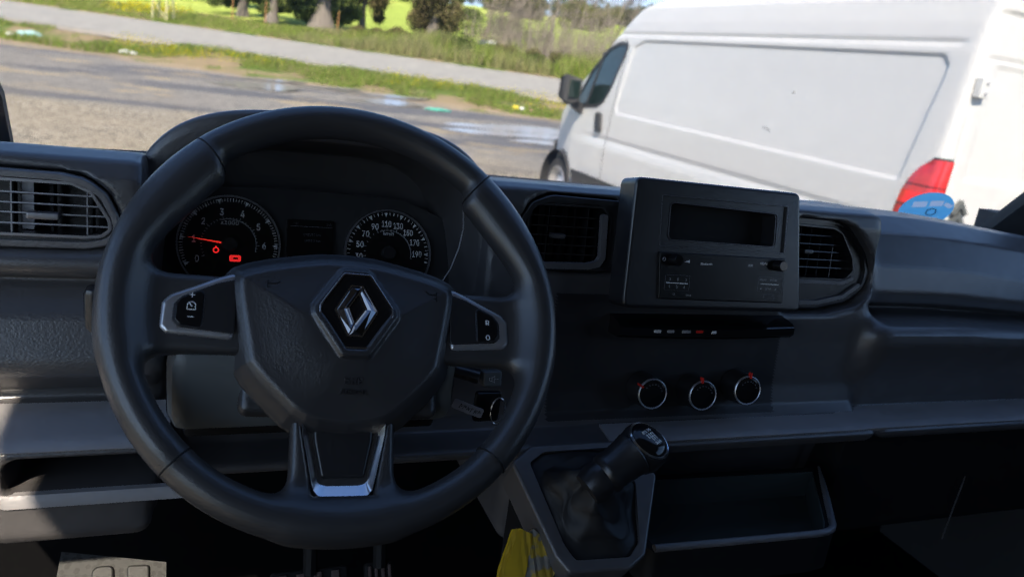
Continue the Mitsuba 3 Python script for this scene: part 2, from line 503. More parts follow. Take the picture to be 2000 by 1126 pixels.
obj('lower_trim', FR.put(ext(LineString(FR.hits([(.89, -.322), (.985, -.321), (1.04, -.309), (1.068, -.288)])).buffer(0.0028), -0.004, 0.003)), 'm_dash_grey', dash + '__air_vent_002')

# ---- lighter grey strips laid over the shelves of both sides
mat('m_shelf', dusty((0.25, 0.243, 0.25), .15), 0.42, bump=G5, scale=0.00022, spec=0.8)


def lay_strip(name, stations, label):
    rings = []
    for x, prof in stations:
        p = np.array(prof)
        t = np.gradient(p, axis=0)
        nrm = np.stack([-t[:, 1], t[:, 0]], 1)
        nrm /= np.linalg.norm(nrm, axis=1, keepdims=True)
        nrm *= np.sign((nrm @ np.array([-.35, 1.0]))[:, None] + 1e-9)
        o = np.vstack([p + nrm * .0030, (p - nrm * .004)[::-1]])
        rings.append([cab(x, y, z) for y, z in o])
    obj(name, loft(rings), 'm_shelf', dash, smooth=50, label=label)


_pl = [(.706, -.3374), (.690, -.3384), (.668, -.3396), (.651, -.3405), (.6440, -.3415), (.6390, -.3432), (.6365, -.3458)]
lay_strip('shelf_strip', [(x, _pl) for x in (-.44, -.2, -.1, -.028)], 'light grey strip along the shelf left of the steering wheel')
lay_strip('tray_lip', [(x, [(.6405, -.3855 + d), (.6352, -.3850 + d), (.6340, -.3880 + d), (.6335, -.3925 + d)]) for x, d in ((-.163, .010), (-.154, .002), (-.146, 0), (-.06, 0), (.012, 0))], 'light grey lip of the open tray below the left shelf')
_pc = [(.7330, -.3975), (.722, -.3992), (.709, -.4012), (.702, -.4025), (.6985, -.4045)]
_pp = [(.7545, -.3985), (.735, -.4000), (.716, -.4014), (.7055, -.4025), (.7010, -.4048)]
lay_strip('shelf_strip', [(.44, _pc), (.60, _pc), (.72, _pc), (.80, _pc), (.865, _pp), (1.0, _pp), (1.25, _pp), (1.5, _pp)], 'light grey strip along the shelf below the passenger side')

# ---- instrument hood and dials
FI = Frame(cab(.115, .868, -.229), 20)


def build_hood():
    st = 0.003
    gx, gy, gz = axes((-.12, .72, -.38), (.36, 1.08, -.04), st)
    X, Y, Z = np.meshgrid(gx, gy, gz, indexing='ij')
    # the shroud leans back towards the top and narrows towards the windscreen
    y0 = 0.792 + (Z + 0.25) * 0.04
    k = np.clip((Y - y0) / 0.25, 0, 1)
    cx, ax = 0.113, 0.194 - 0.045 * k
    top = 0.198 - 0.074 * k**1.5
    bz = -0.270
    def ov(ax, tp, bt):
        x = (X - cx) / ax
        z = np.where(Z > bz, (Z - bz) / tp, (Z - bz) / bt)
        return (np.abs(x)**3.5 + np.abs(z)**3.5)**(1 / 3.5) - 1
    out = ov(ax, top, 0.077) * 0.13
    inn = ov(ax - 0.022, top - 0.028, 0.060) * 0.13
    F = smax(out, y0 - Y, 0.009)
    F = smax(F, Y - 1.05, 0.01)
    F = smax(F, -np.maximum(inn, Y - 0.925), 0.006)
    m = nets(F, (gx[0], gy[0], gz[0]), st)
    m.apply_translation([0, 0, CAM[2]])
    return m


obj('instrument_hood', build_hood(), 'm_dash', dash, smooth=60)
clu = obj('instrument_cluster', FI.put(ext(rpoly(FI.hits([(-.07, -.30), (-.07, -.215), (-.03, -.19), (.10, -.185), (.24, -.19), (.32, -.22), (.32, -.34), (-.07, -.34)])), -0.012, -0.004)), "m_cluster", dash)


def dial(rx, rz, R, r_in, marks, caption, cap_off, ticks, hub, needle):
    c = np.array(FI.hit(rx, rz))

    def pol(a, r):
        a = math.radians(a)
        return c + r * np.array([math.cos(a), math.sin(a)])
    obj('dial_face', FI.put(ext(Point(*c).buffer(R, 32), -0.003, 0.0)), 'm_gloss_face', clu)
    obj('dial_rim', FI.put(ext(Point(*c).buffer(R * 1.035, 32).difference(Point(*c).buffer(R, 32)), -0.004, 0.004)), 'm_satin', clu)
    ms, inner = [], []
    a0, a1, n, major = ticks
    for k in range(n + 1):
        a = a0 + (a1 - a0) * k / n
        if k % major == 0:
            p = pol(a, R * 0.86)
            d1, d2 = pol(a - 2.6, R * 0.97), pol(a + 2.6, R * 0.97)
            ms.append(ext(Polygon([p, d1, d2]).buffer(0), 0, 0.0004))
        else:
            ms.append(ext(LineString([pol(a, R * 0.91), pol(a, R * 0.97)]).buffer(0.00035 if k % (major // 2) else 0.0006), 0, 0.0004))
        if k % 2 == 0:
            inner.append(ext(LineString([pol(a, r_in), pol(a, r_in * (1.12 if k % major == 0 else 1.05))]).buffer(0.00035), 0, 0.0004))
    obj('tick_scale', FI.put(cat(ms)), 'm_white', clu, smooth=False, kind='stuff')
    arc = [pol(a, r_in) for a in np.linspace(a0 + (a1 - a0) * 0.45, a1, 30)]
    inner.append(ext(LineString(arc).buffer(0.0004), 0, 0.0003))
    obj('inner_scale', FI.put(cat(inner)), 'm_print', clu, smooth=False, kind='stuff')
    for a, s in marks:
        t = text(s, R * 0.14, 0.0004, True)
        t.apply_scale([0.66 if len(s) > 2 else .76, 1, 1])
        p = pol(a, R * 0.70)
        t.apply_translation([*p, 0])
        obj('numeral', FI.put(t), 'm_white', clu, smooth=False)
    t = text(caption, R * 0.085, 0.0004)
    t.apply_translation([*pol(90, R * cap_off), 0])
    obj('caption', FI.put(t), 'm_white', clu, smooth=False)
    m = lathe([(0, 0.008), (hub * 0.8, 0.008), (hub, 0.006), (hub, 0.0)], 28)
    m.apply_translation([*c, 0])
    obj('dial_hub', FI.put(m), 'm_smooth', clu)
    if needle:
        a, L = needle
        q = [pol(a, hub * 0.6) + (pol(a + 90, 0.0012) - c), pol(a, L), pol(a, hub * 0.6) - (pol(a + 90, 0.0012) - c)]
        obj('needle', FI.put(ext(Polygon(q), 0.004, 0.005)), 'm_needle', clu, smooth=False)
    return c


mat('m_cluster', (0.030, 0.030, 0.032), 0.6)
mat('m_gloss_face', (0.006, 0.006, 0.006), 0.3)
mat('m_satin_dark', (0.10, 0.10, 0.11), 0.35, 0.8)
scene['m_needle'] = {'type': 'twosided', 'bsdf': pb((0.8, 0.03, 0.02), 0.4)}
angT = lambda v: 207 - v * 34.5
c_t = dial(.0235, -.262, .0520, .028, [(angT(k), str(k)) for k in range(7)], 'x1000', 0.46, (angT(0), angT(6.4), 64, 10), 0.0085, (angT(1) - 1, 0.043))
angS = lambda v: 94 - (v - 110) * 1.17
c_s = dial(.2265, -.265, .0495, .027, [(angS(k), str(k)) for k in range(30, 210, 20)], 'km/h', 0.47, (angS(10), angS(200), 38, 4), 0.0085, None)
disp = rpoly(FI.hits([(.093, -.225), (.151, -.225), (.153, -.30), (.094, -.30)]), 0.001)
obj('display', FI.put(ext(disp, -0.003, 0.001)), 'm_gloss', clu)
for s, rx, rz, h in (('9:52', .103, -.230, .0022), ('14C', .145, -.230, .0022), ('298551 km', .124, -.2445, .0026), ('1623.5 km', .125, -.2525, .0026)):
    t = text(s, h, 0.0003)
    t.apply_translation([*FI.hit(rx, rz), 0.001])
    obj('display_text', FI.put(t), 'm_faint', clu, smooth=False)
obj('display_line', FI.put(ext(LineString(FI.hits([(.097, -.234), (.149, -.234)])).buffer(0.0003), 0.001, 0.0014)), 'm_faint', clu, smooth=False)
mat('m_faint', (0.10, 0.10, 0.11), 0.5)
p = FI.hit(.008, -.270)
lampm = cat([ext(Point(*p).buffer(0.0034, 12).difference(Point(*p).buffer(0.0018, 12)), 0.0005, 0.001), ext(sbox(p[0] - .001, p[1] + .002, p[0] + .001, p[1] + .0045), 0.0005, 0.001)])
scene['m_lamp'] = {'type': 'twosided', 'bsdf': pb((0.5, 0.01, 0.01), 0.5)}


def lamp(name, mesh, w=0.9):
    k = obj(name, mesh, 'm_lamp', clu, smooth=False)
    scene[k]['emitter'] = {'type': 'area', 'radiance': {'type': 'rgb', 'value': [w, w * 0.03, w * 0.03]}}


lamp('warning_lamp', FI.put(lampm), 0.09)
p = FI.hit(.031, -.280)
lamp('warning_lamp', FI.put(cat([ext(rr(p[0] - .0062, p[1] - .0036, p[0] + .0062, p[1] + .0036, .002).difference(rr(p[0] - .002, p[1] - .001, p[0] + .003, p[1] + .001, .0005)), 0.0005, 0.001)])), 0.09)
for _k in [k for k in scene if k.endswith('__needle')]:
    scene[_k]['emitter'] = {'type': 'area', 'radiance': {'type': 'rgb', 'value': [0.075, 0.003, 0.002]}}

obj('hood_edge', tube([CAM + np.array([x, 1, z]) * .80 for x, z in ((.326, -.200), (.329, -.225), (.326, -.252), (.317, -.284), (.304, -.308))], .0009, 6), 'm_satin', dash)

# ---- radio tower
FT = Frame(cab(.555, .728, -.172), 12)
face = rpoly(FT.hits([(.588, -.131), (.897, -.135), (.958, -.341), (.604, -.337)]), 0.008)
rad = obj('radio_surround', FT.put(man(tom(slab(face, -0.034, 0.0, 0.004)) - tom(ext(rpoly(FT.hits([(.640, -.157), (.876, -.159), (.8905, -.236), (.6505, -.234)]), 0.002), -0.003, 0.02))
          - tom(ext(rpoly(FT.hits([(.655, -.166), (.860, -.172), (.8705, -.227), (.6625, -.224)]), 0.005), -0.028, 0.02)))), 'm_smooth', dash, label='square black radio surround with an empty pocket above the radio')
obj('pocket_shade', FT.put(ext(rpoly(FT.hits([(.656, -.167), (.859, -.173), (.8695, -.226), (.6635, -.223)], -.0275), 0.004), -.0278, -.0268)), 'm_matte', rad)  # matte dark plate added to paint shade into the shallow pocket
obj('pocket_rim', FT.put(ringm(rpoly(FT.hits([(.655, -.166), (.860, -.172), (.8705, -.227), (.6625, -.224)], -0.003), 0.005).buffer(0.0008), 0.0012, -0.004, -0.002, 0.0004)), 'm_satin_dark', rad)
obj('trim_line', FT.put(ringm(rpoly(FT.hits([(.637, -.155), (.878, -.157), (.8925, -.238), (.6495, -.236)]), 0.002), 0.0007, -0.001, 0.0004, 0.0002)), 'm_satin_dark', rad)
din = rpoly(FT.hits([(.650, -.244), (.895, -.246), (.9105, -.324), (.664, -.321)]), 0.002)
rdo = obj('radio', FT.put(slab(din, -0.002, 0.003, 0.0012)), 'm_gloss_face', dash, label='black radio with two small knobs')
for rx, rz in ((.677, -.256), (.880, -.258)):
    k = lathe([(0, 0.012), (.0055, 0.012), (.0065, 0.010), (.0068, 0.0)], 28)
    k.apply_translation([*FT.hit(rx, rz), 0.003])
    kk = obj('radio_knob', FT.put(k), 'm_gloss', rdo)
for (rx, rz, s, h) in ((.740, -.2605, 'Bluetooth', .0026), (.826, -.260, 'USB', .0026), (.852, -.2555, 'MENU', .0026), (.718, -.314, 'TEXT', .0022), (.690, -.3125, 'TA', .0022), (.678, -.2875, '1', .003), (.692, -.288, '2', .003), (.708, -.2885, '3', .003), (.679, -.2995, '4', .003), (.693, -.300, '5', .003),
                      (.707, -.3005, '6', .003), (.858, -.2835, 'RADIO', .0022), (.880, -.2835, 'MEDIA', .0022), (.858, -.299, '<', .003), (.873, -.299, 'SETUP', .002), (.888, -.299, '>', .003)):
    t = text(s, h, 0.0003)
    t.apply_translation([*FT.hit(rx, rz), 0.003])
    obj('marking', FT.put(t), 'm_print' if h < .0026 or s in '123456' else 'm_white', rdo, smooth=False)
p = FT.hit(.702, -.2575)
obj('marking', FT.put(ext(Polygon([(p[0] - .004, p[1] - .001), (p[0] + .004, p[1] - .0016), (p[0] + .004, p[1] + .0016)]), 0.003, 0.0034)), 'm_white', rdo, smooth=False)
p = FT.hit(.660, -.2555)
obj('marking', FT.put(ext(Point(*p).buffer(.0022, 8).difference(Point(*p).buffer(.0015, 8)), 0.003, 0.0034)), 'm_print', rdo, smooth=False)
for a, b in (((.672, -.2935), (.712, -.2945)), ((.855, -.2905), (.892, -.2915))):
    obj('button_bar', FT.put(ext(LineString(FT.hits([a, b])).buffer(.0005), 0.003, 0.0036)), 'm_white', rdo, smooth=False)
for q in ([(.668, -.280), (.714, -.281), (.717, -.307), (.670, -.306)], [(.848, -.278), (.898, -.279), (.902, -.305), (.851, -.304)]):
    obj('button_block', FT.put(ringm(rpoly(FT.hits(q), .001), .0004, .0028, .0034, .0002)), 'm_satin_dark', rdo)
p = FT.hits([(.866, -.309), (.889, -.310), (.890, -.318), (.867, -.317)])
obj('usb_cover', FT.put(ringm(rpoly(p, .0008), .0005, .0028, .0034, .0002)), 'm_faint', rdo)
# the tower's left cheek, running back to the dash
FS = Frame(cab(.50, .755, -.19), 8)
obj('tower_cheek', hull([FT.o + FT.u * u + FT.v * v + FT.n * n for u, v, n in [(*FT.hit(.598, -.140), -.030), (*FT.hit(.612, -.333), -.030), (*FT.hit(.893, -.142), -.030), (*FT.hit(.950, -.336), -.030)]] +
    [cab(.466, .80, -.116), cab(.468, .80, -.235), cab(.70, .82, -.110), cab(.70, .80, -.24)]), 'm_smooth', dash)

# ---- switch strip under the radio
FW_ = Frame(cab(.565, .742, -.279), 0)


def strip():
    o = []
    for x in np.linspace(0, 1, 15):
        X = .447 + x * (.702 - .447)
        bow = .007 * math.sin(math.pi * x)
        o.append([cab(X, .77, -.264), cab(X, .742 - bow, -.268), cab(X, .736 - bow, -.272), cab(X, .735 - bow, -.281), cab(X, .741 - bow, -.286), cab(X, .77, -.288)])
    return loft(o)


sw = obj('switch_strip', strip(), 'm_gloss', dash, label='glossy black strip of switches below the radio')
for rx, rz, m_, w in ((.677, -.3765, 'm_white', .0045), (.702, -.3765, 'm_print', .0045), (.732, -.377, 'm_print', .0055), (.758, -.377, 'm_red', .0045), (.787, -.378, 'm_white', .0030)):
    y = .735 - .007 * math.sin(math.pi * np.clip((rx * .72 - .447) / .255, 0, 1)) - .0006
    obj('icon', bx(rx * y - w, rx * y + w, y - .0004, y + .0010, rz * y - .0016 + CAM[2], rz * y + .0016 + CAM[2]), m_, sw, smooth=False)

# ---- heater knobs
FK = Frame(cab(.575, .735, -.359), 8, yaw=0)
for (rx, rz, a) in ((.691, -.487, 150), (.792, -.493, 100), (.884, -.486, 85)):
    FKk = Frame(CAM + np.array([rx, 1.0, rz]) * 0.722, 10, yaw=-6)
    R = .0190
    k = obj('heater_knob', FKk.put(lathe([(0, -.03), (R * 1.12, -.03), (R * 1.10, -.018), (R * 1.02, -.004), (R * 0.97, 0.0), (R * .9, .0005), (0, .0005)], 48)), 'm_smooth', dash)
    obj('ring', FKk.put(lathe([(R * .99, -.004), (R * .985, .0006), (R * .93, .0016), (R * .885, .0006), (R * .885, -.002)], 64)), 'm_silver', k)
    obj('cap', FKk.put(lathe([(0, .0016), (R * .7, .0014), (R * .87, .0004)], 40)), 'm_gloss', k)
    aa = math.radians(a)
    pm = bx(-.0035, .0040, -.0012, .0012, -.003, .0024)
    pm.apply_translation([R * 1.0, 0, 0])
    pm.apply_transform(trimesh.transformations.rotation_matrix(aa, [0, 0, 1]))
    obj('pointer', FKk.put(pm), 'm_red', k, smooth=False)
    for q in range(7):
        b = math.radians(30 + q * 20 - 10)
        w = Point(R * .62 * math.cos(b), R * .62 * math.sin(b)).buffer(.0009, 5)
        obj('mark', FKk.put(ext(w, .0008, .0020)), 'm_faint', k, smooth=False)

# ---- column shroud, stalks and key
obj('column_shroud', rbox(-.030, .217, .618, .80, -.327 + CAM[2], -.252 + CAM[2], .016), 'm_shroud', dash)
obj('column_shroud', rbox(-.018, .205, .64, .80, -.341 + CAM[2], -.3235 + CAM[2], .006), 'm_matte', dash)
st_l = np.array([cab(.03, .735, -.262), cab(-.04, .725, -.25), cab(-.085, .715, -.245), cab(-.098, .712, -.245)])
obj('stalk', tube(st_l, [.006, .006, .009, .009], 12), 'm_smooth', dash)
obj('stalk_end', rbox(-.099, -.083, .700, .722, -.288 + CAM[2], -.228 + CAM[2], .006), 'm_smooth', dash)
obj('stalk', tube([cab(.20, .735, -.30), cab(.25, .722, -.318), cab(.272, .715, -.322)], [.006, .007, .008], 12), 'm_smooth', dash)
FSt = Frame(cab(.286, .708, -.322), 12)
se = obj('stalk_end', FSt.put(slab(rr(-.0105, -.0085, .0105, .0085, .002), -.012, 0, .002)), 'm_shroud', dash, label='right stalk end with a small horn symbol')
obj('horn_symbol', FSt.put(cat([ext(Polygon([(-.001, -.0018), (.002, -.0036), (.002, .0036), (-.001, .0018)]).boundary.buffer(.0003), 0, .0003), ext(LineString([(.0022, 0), (.0065, 0)]).buffer(.0003), 0, .0003), ext(sbox(-.004, -.0018, -.001, .0018).boundary.buffer(.0003), 0, .0003)])), 'm_print', se, smooth=False)

# ---- storage tray and gear console on the dash
WT = 0.008


def tray():
    zr = -.495 + CAM[2]
    outer = [(.470, .62), (.700, .612), (.728, .616), (.744, .632), (.838, .765), (.46, .78)]
    o = rpoly(outer, .012)
    i = o.buffer(-.010)
    body = man(tom(ext(o, zr - .052, zr - .003)) - tom(ext(i, zr - .044, zr + .02)))
    ring_ = ext(o.difference(i), zr - .004, zr)
    lining = man(tom(ext(i.buffer(-.0006), zr - .0435, zr - .004)) - tom(ext(i.buffer(-.0022), zr - .042, zr + .02)))
    return body, lining, tube([(x, y, zr) for x, y in ((.474, .6235), (.56, .6205), (.66, .617), (.700, .616), (.718, .6172), (.729, .621), (.738, .629), (.746, .640), (.775, .680), (.806, .723), (.832, .760))], [.0046] * 9 + [.0036, .0015], 10)


tb, tl_, tr_ = tray()
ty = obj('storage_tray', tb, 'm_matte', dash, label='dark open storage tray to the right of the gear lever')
mat('m_tray', (0.050, 0.062, 0.060), 0.5)
obj('lining', tl_, 'm_tray', ty)
obj('tray_rim', tr_, 'm_dash_grey', ty)
# centre stack below the ledge and glove box
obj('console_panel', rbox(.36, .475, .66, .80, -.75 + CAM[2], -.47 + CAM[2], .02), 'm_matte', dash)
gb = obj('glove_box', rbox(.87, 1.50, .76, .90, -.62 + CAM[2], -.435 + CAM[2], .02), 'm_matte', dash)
obj('edge_glint', tube([cab(1.510 * .75, .75, -.703 * .75), cab(1.502 * .75, .75, -.855 * .75)], .0012, 6), 'm_satin', dash)  # bright strip standing in for a highlight on the glove box edge
# joint in the passenger ledge
obj('joint', hull([cab(.790 + dx, y, z) for dx in (0, .0016) for y, z in ((.704, -.4012), (.756, -.3972), (.704, -.406), (.756, -.402))]), 'm_matte', dash, smooth=False)

# gear lever, its gaiter and frame
gear = thing('gear_lever', 'black gear lever with a glossy knob marked with the shift pattern in a leather gaiter', 'gear lever')
FG = Frame(cab(.40, .63, -.435), 56)
bez_o = rpoly(FG.hits([(.452, -.602), (.483, -.573), (.640, -.573), (.730, -.645), (.742, -.810), (.716, -.836), (.594, -.830), (.562, -.793)]), .008)
bez_i = rpoly(FG.hits([(.484, -.606), (.506, -.588), (.632, -.587), (.690, -.660), (.722, -.780), (.708, -.810), (.600, -.804), (.572, -.768)]), .006)
obj('gaiter_frame', FG.put(man(tom(slab(bez_o, -.035, .006, .004)) - tom(ext(bez_i, -.04, .03)))), 'm_dash', gear)
top_c, top_r = np.array([*FG.hit(.625, -.64, .05), .05]), .013
ax_k = FG.o + FG.u * top_c[0] + FG.v * top_c[1] + FG.n * top_c[2]
kn = CAM + np.array([.700, 1.0, -.578]) * .615
ring0 = np.array(bez_i.buffer(.002).exterior.coords)[:-1]
ds = np.linspace(0, 1, 73)[:-1]
ls = bez_i.buffer(.002).exterior
ring0 = np.array([ls.interpolate(t, normalized=True).coords[0] for t in ds])
an = np.arctan2(ring0[:, 1] - ring0[:, 1].mean(), ring0[:, 0] - ring0[:, 0].mean())
rings = []
for k in range(15):
    t = k / 14
    c = ring0.mean(0) * (1 - t) + top_c[:2] * t
    q = (ring0 - ring0.mean(0)) * (1 - t)**1.15 + np.c_[np.cos(an), np.sin(an)] * top_r * t
    fold = (1 + .10 * math.sin(math.pi * t) * np.sin(an * 5 + 3 * t + np.sin(an * 2)) + .05 * math.sin(t * 22) * math.sin(math.pi * t))
    q = q * fold[:, None]
    h = .0 + top_c[2] * t**1.2 + .006 * math.sin(math.pi * t) * np.sin(an * 4 + 5 * t)
    rings.append(np.c_[q + c, np.broadcast_to(h, len(q))])
obj('gaiter', FG.put(loft(rings)), 'm_boot', gear, smooth=50)
dirk = (kn - ax_k) / np.linalg.norm(kn - ax_k)


def along(o, d, prof, seg=40):
    m = lathe(prof, seg)
    z = np.array([0, 0, 1.0])
    m.apply_transform(trimesh.geometry.align_vectors(z, d))
    m.apply_translation(o)
    return m


Lk = float(np.linalg.norm(kn - ax_k))
obj('stick', along(ax_k - dirk * .02, dirk, [(0, 0), (.017, 0), (.0205, .012), (.0190, .022), (.0215, .026), (.0215, .03), (.0205, Lk * .6), (.0222, Lk * .9), (.0240, Lk * 1.02), (0.022, Lk * 1.05)]), 'm_smooth', gear)
dk = dirk * .55 + np.array([-.42, -.55, .62]) * .65
dk /= np.linalg.norm(dk)
obj('knob', along(kn - dk * .022, dk, [(0, -.008), (.0225, -.002), (.0262, .006), (.0266, .018), (.0248, .024), (.0228, .026), (0, .026)]), 'm_smooth', gear)
obj('knob_ring', along(kn - dk * .022, dk, [(.0236, .0235), (.0240, .0258), (.0230, .0272), (.0218, .0268)]), 'm_chrome', gear)
obj('knob_cap', along(kn - dk * .022, dk, [(.0219, .0258), (.0206, .0285), (.0155, .0312), (.009, .0326), (0, .0330)]), 'm_gloss', gear)
uk = np.cross(dk, [0.15, 1, 0.2])
uk = np.cross([0, 0, 1.0], dk) * -1
uk = -uk / np.linalg.norm(uk) if uk[0] < 0 else uk / np.linalg.norm(uk)
vk = np.cross(dk, uk)
vk = vk if vk[2] > 0 else -vk
MK = np.eye(4)
MK[:3, 0], MK[:3, 1], MK[:3, 2], MK[:3, 3] = uk, vk, np.cross(uk, vk), kn - dk * .022 + dk * .0328
pat = [ext(LineString([(x, -.0045), (x, .0045)]).buffer(.0003), -.0012, .0006) for x in (-.0035, 0, .0035)] + [ext(LineString([(-.0075, .0045), (-.0075, 0), (.0035, 0)]).buffer(.0003), -.0012, .0006)]
for s, x, y in (('R', -.0085, .008), ('1', -.0040, .008), ('3', .0002, .0082), ('5', .0042, .008), ('2', -.0035, -.0078), ('4', 0.0005, -.008), ('6', .0042, -.0078)):
    t = text(s, .0032, .0012, True)
    t.apply_translation([x, y, -.0008])
    pat.append(t)
pm = cat(pat)
pm.apply_transform(MK)
obj('shift_pattern', pm, 'm_white', gear, smooth=False)

# ------------------------------------------------------------------ steering wheel
whl = thing('steering_wheel', 'black three spoke steering wheel with a diamond emblem and chrome trim', 'steering wheel')
FWH = Frame(cab(.114, .640, -.222), 35.4, spin=-3)


def build_rim():
    st = 0.002
    gx, gy, gz = axes((-.208, -.208, -.034), (.208, .208, .026), st)
    u, v, n = np.meshgrid(gx, gy, gz, indexing='ij')
    rho, ph = np.hypot(u, v), np.degrees(np.arctan2(v, np.abs(u)))
    b = .0145 * sst(50, 44, ph) * sst(4, 36, ph) + .003 * sst(-50, -80, ph)
    a, d = .0148 + b / 2, .0165 + .002 * sst(50, 44, ph) * sst(-49, -40, ph)
    Rc = .197 - a
    F = (np.sqrt(((rho - Rc) / a)**2 + (n / d)**2) - 1) * np.minimum(a, d)
    au = np.abs(u)
    sp = sd_rbox(au, v, n, (.125, -.010, -.010), (.056, .034, .010), .008)
    F = smin(F, sp, .024)
    bt = sd_rbox(u, v, n, (0, -.125, -.011), (.043, .06, .010), .007)
    F = smin(F, bt, .024)
    # dished seat for the trim between the two legs of the lower spoke
    w = .0345 - (-.105 - v) * .19
    F = smax(F, -np.maximum(np.maximum(np.abs(u) - w, -.157 - v), np.maximum(v + .06, -.006 - n)), .004)
    core = sd_rbox(u, v, n, (0, -.03, -.026), (.085, .060, .010), .008)
    F = smin(F, core, .01)
    return nets(F, (gx[0], gy[0], gz[0]), st)


rim = obj('rim', FWH.put(build_rim()), 'm_rim', whl, smooth=70)
for phd in (47, 133, -45.5, 225.5):
    a = math.radians(phd)
    er = np.array([math.cos(a), math.sin(a), 0])
    t_ = np.linspace(0, 2 * math.pi, 40)[:-1]
    top = phd in (47, 133)
    aa, dd = .0150 + (.0036 if top else 0), .0176
    Rc = .197 - aa
    pts = [er * (Rc + aa * 1.01 * math.cos(q)) + np.array([0, 0, dd * 1.0 * math.sin(q)]) for q in t_]
    obj('seam', FWH.put(tube(pts, .0007, 5, True)), 'm_matte', whl)

half = [(0, 55), (25, 53.6), (45, 50), (68, 45), (85, 40), (97, 34.5), (103, 27), (105, 17), (104, 6), (100, -15), (96.5, -32), (91.5, -56), (84, -67), (75, -77), (51, -100), (38, -108), (25, -112.5), (0, -115)]
PAD = np.array(half + [(-x, y) for x, y in half[::-1][1:-1]]) / 1000.0


def build_pad():
    st = 0.0013
    gx, gy, gz = axes((-.112, -.122, -.022), (.112, .062, .030), st)
    u, v = np.meshgrid(gx, gy, indexing='ij')
    d = -sd_poly(pts2d(rpoly(PAD, .004)), u, v)
    # bevelled cheeks, a domed face, a shallow dip towards the lower spoke
    H = -.012 + .018 * sst(-.003, .015, d) + .0025 * sst(.012, .018, d) + .010 * sst(.010, .075, d)
    H = H - .004 * np.exp(-((u / .035)**2 + ((v + .095) / .03)**2))
    # raised hexagon round the emblem
    hx = sd_poly(pts2d(rpoly(np.array([(-11, 39), (11, 39), (35, 3.5), (35, -3.5), (11, -39), (-11, -39), (-35, -3.5), (-35, 3.5)]) / 1000, .003)), u - .0045, v + .0065)
    H = H + .0035 * sst(.0035, -.001, hx) - .0045 * sst(-.004, -.008, hx)
    F = np.maximum(gz[None, None] - H[..., None], np.maximum(-(gz + .018)[None, None], -d[..., None]))
    return nets(F.astype(np.float32), (gx[0], gy[0], gz[0]), st)


pad = obj('airbag_cover', FWH.put(build_pad()), 'm_pad', whl, smooth=70)
EC, EN = (.0045, -.0065), .0195


def at_em(poly):
    return affinity.translate(affinity.scale(poly, .001, .001, origin=(0, 0)), *EC)


hexp = at_em(rpoly([(-11, 32), (11, 32), (30, 3.5), (30, -3.5), (11, -32), (-11, -32), (-30, -3.5), (-30, 3.5)], 2))
emb = obj('emblem', FWH.put(ext(hexp, EN - .006, EN - .0005)), 'm_gloss', whl, label='chrome diamond on a black hexagonal badge')
obj('hexagon_ring', FWH.put(ringm(hexp.buffer(.0012), .0014, EN - .006, EN + .0015, .0006)), 'm_chrome', emb)


def facet(P, ridge):
    """A raised ribbon: polygon base with a ridge line lifted."""
    base = at_em(Polygon(P))
    up = at_em(LineString(ridge))
    return hull([(x, y, EN - .001) for x, y in base.exterior.coords] + [(x, y, EN + .0016) for x, y in up.coords])


L1 = [(5, 22), (-5, 22), (-18, 0), (-8, 1)]
segs = [([(-5, 22), (5, 22), (1, 15), (-7, 2.5), (-18, 0)], [(0, 18), (-11, 1.5)]), ([(-18, 0), (-7, 2.5), (-2, -11), (-7, -22)], [(-11, 1), (-5, -17)]),
        ([(5, 22), (18, 0), (7, 2), (1, 15)], [(4, 17), (12, 1)]), ([(18, 0), (7, 2), (-2, -11), (-7, -22), (5, -22)], [(12, 1), (-1, -18)])]
obj('diamond', FWH.put(cat([facet(a, b) for a, b in segs])), 'm_chrome_dark', emb, smooth=False)
mat('m_chrome_dark', (0.26, 0.26, 0.275), 0.10, 1.0)
edge = LineString([(-5, 22), (5, 22), (18, 0), (5, -22), (-7, -22), (-18, 0), (-5, 22)])
obj('diamond_edge', FWH.put(ext(at_em(edge).buffer(.0005), EN - .001, EN + .0006)), 'm_chrome', emb, smooth=False)
obj('diamond_edge', FWH.put(ext(at_em(LineString([(5, 22), (1, 15), (7, 2), (-2, -11), (-7, -22)])).buffer(.0004), EN - .001, EN + .0016)), 'm_chrome', emb, smooth=False)
obj('diamond_edge', FWH.put(ext(at_em(LineString([(1, 15), (-7, 2.5), (-2, -11)])).buffer(.0004), EN - .001, EN + .0016)), 'm_chrome', emb, smooth=False)


def pad_h(u, v):
    d = float(-sd_poly(PAD, np.array([u]), np.array([v]))[0])
    return -.012 + .018 * float(sst(-.003, .015, d)) + .0025 * float(sst(.012, .018, d)) + .010 * float(sst(.010, .075, d))


for u, sgn in ((-.0685, 1), (.0775, -1)):
    v = .014
    g = cat([ext(LineString([(0, -.004), (0, .004)]).buffer(.0004), -.002, .0005), ext(LineString([(0, -.0018), (.007, -.0018), (.0095, -.0045)]).buffer(.0004), -.002, .0005), ext(LineString([(0, .0018), (.007, .0018), (.0095, .0035)]).buffer(.0004), -.002, .0005)])
    if sgn < 0:
        g.apply_transform(trimesh.transformations.rotation_matrix(math.pi, [0, 0, 1]))
    g.apply_translation([u, v, pad_h(u, v)])
    obj('horn_mark', FWH.put(g), 'm_matte', whl, smooth=False)
for s, v, h in (('SRP', -.0655, .0062), ('AIRBAG', -.0745, .0042)):
    t = text(s, h, .0024, s == 'SRP')
    t.apply_translation([.004, v, pad_h(.004, v) - .0018])
    obj('lettering', FWH.put(t), 'm_pad', whl, smooth=False)

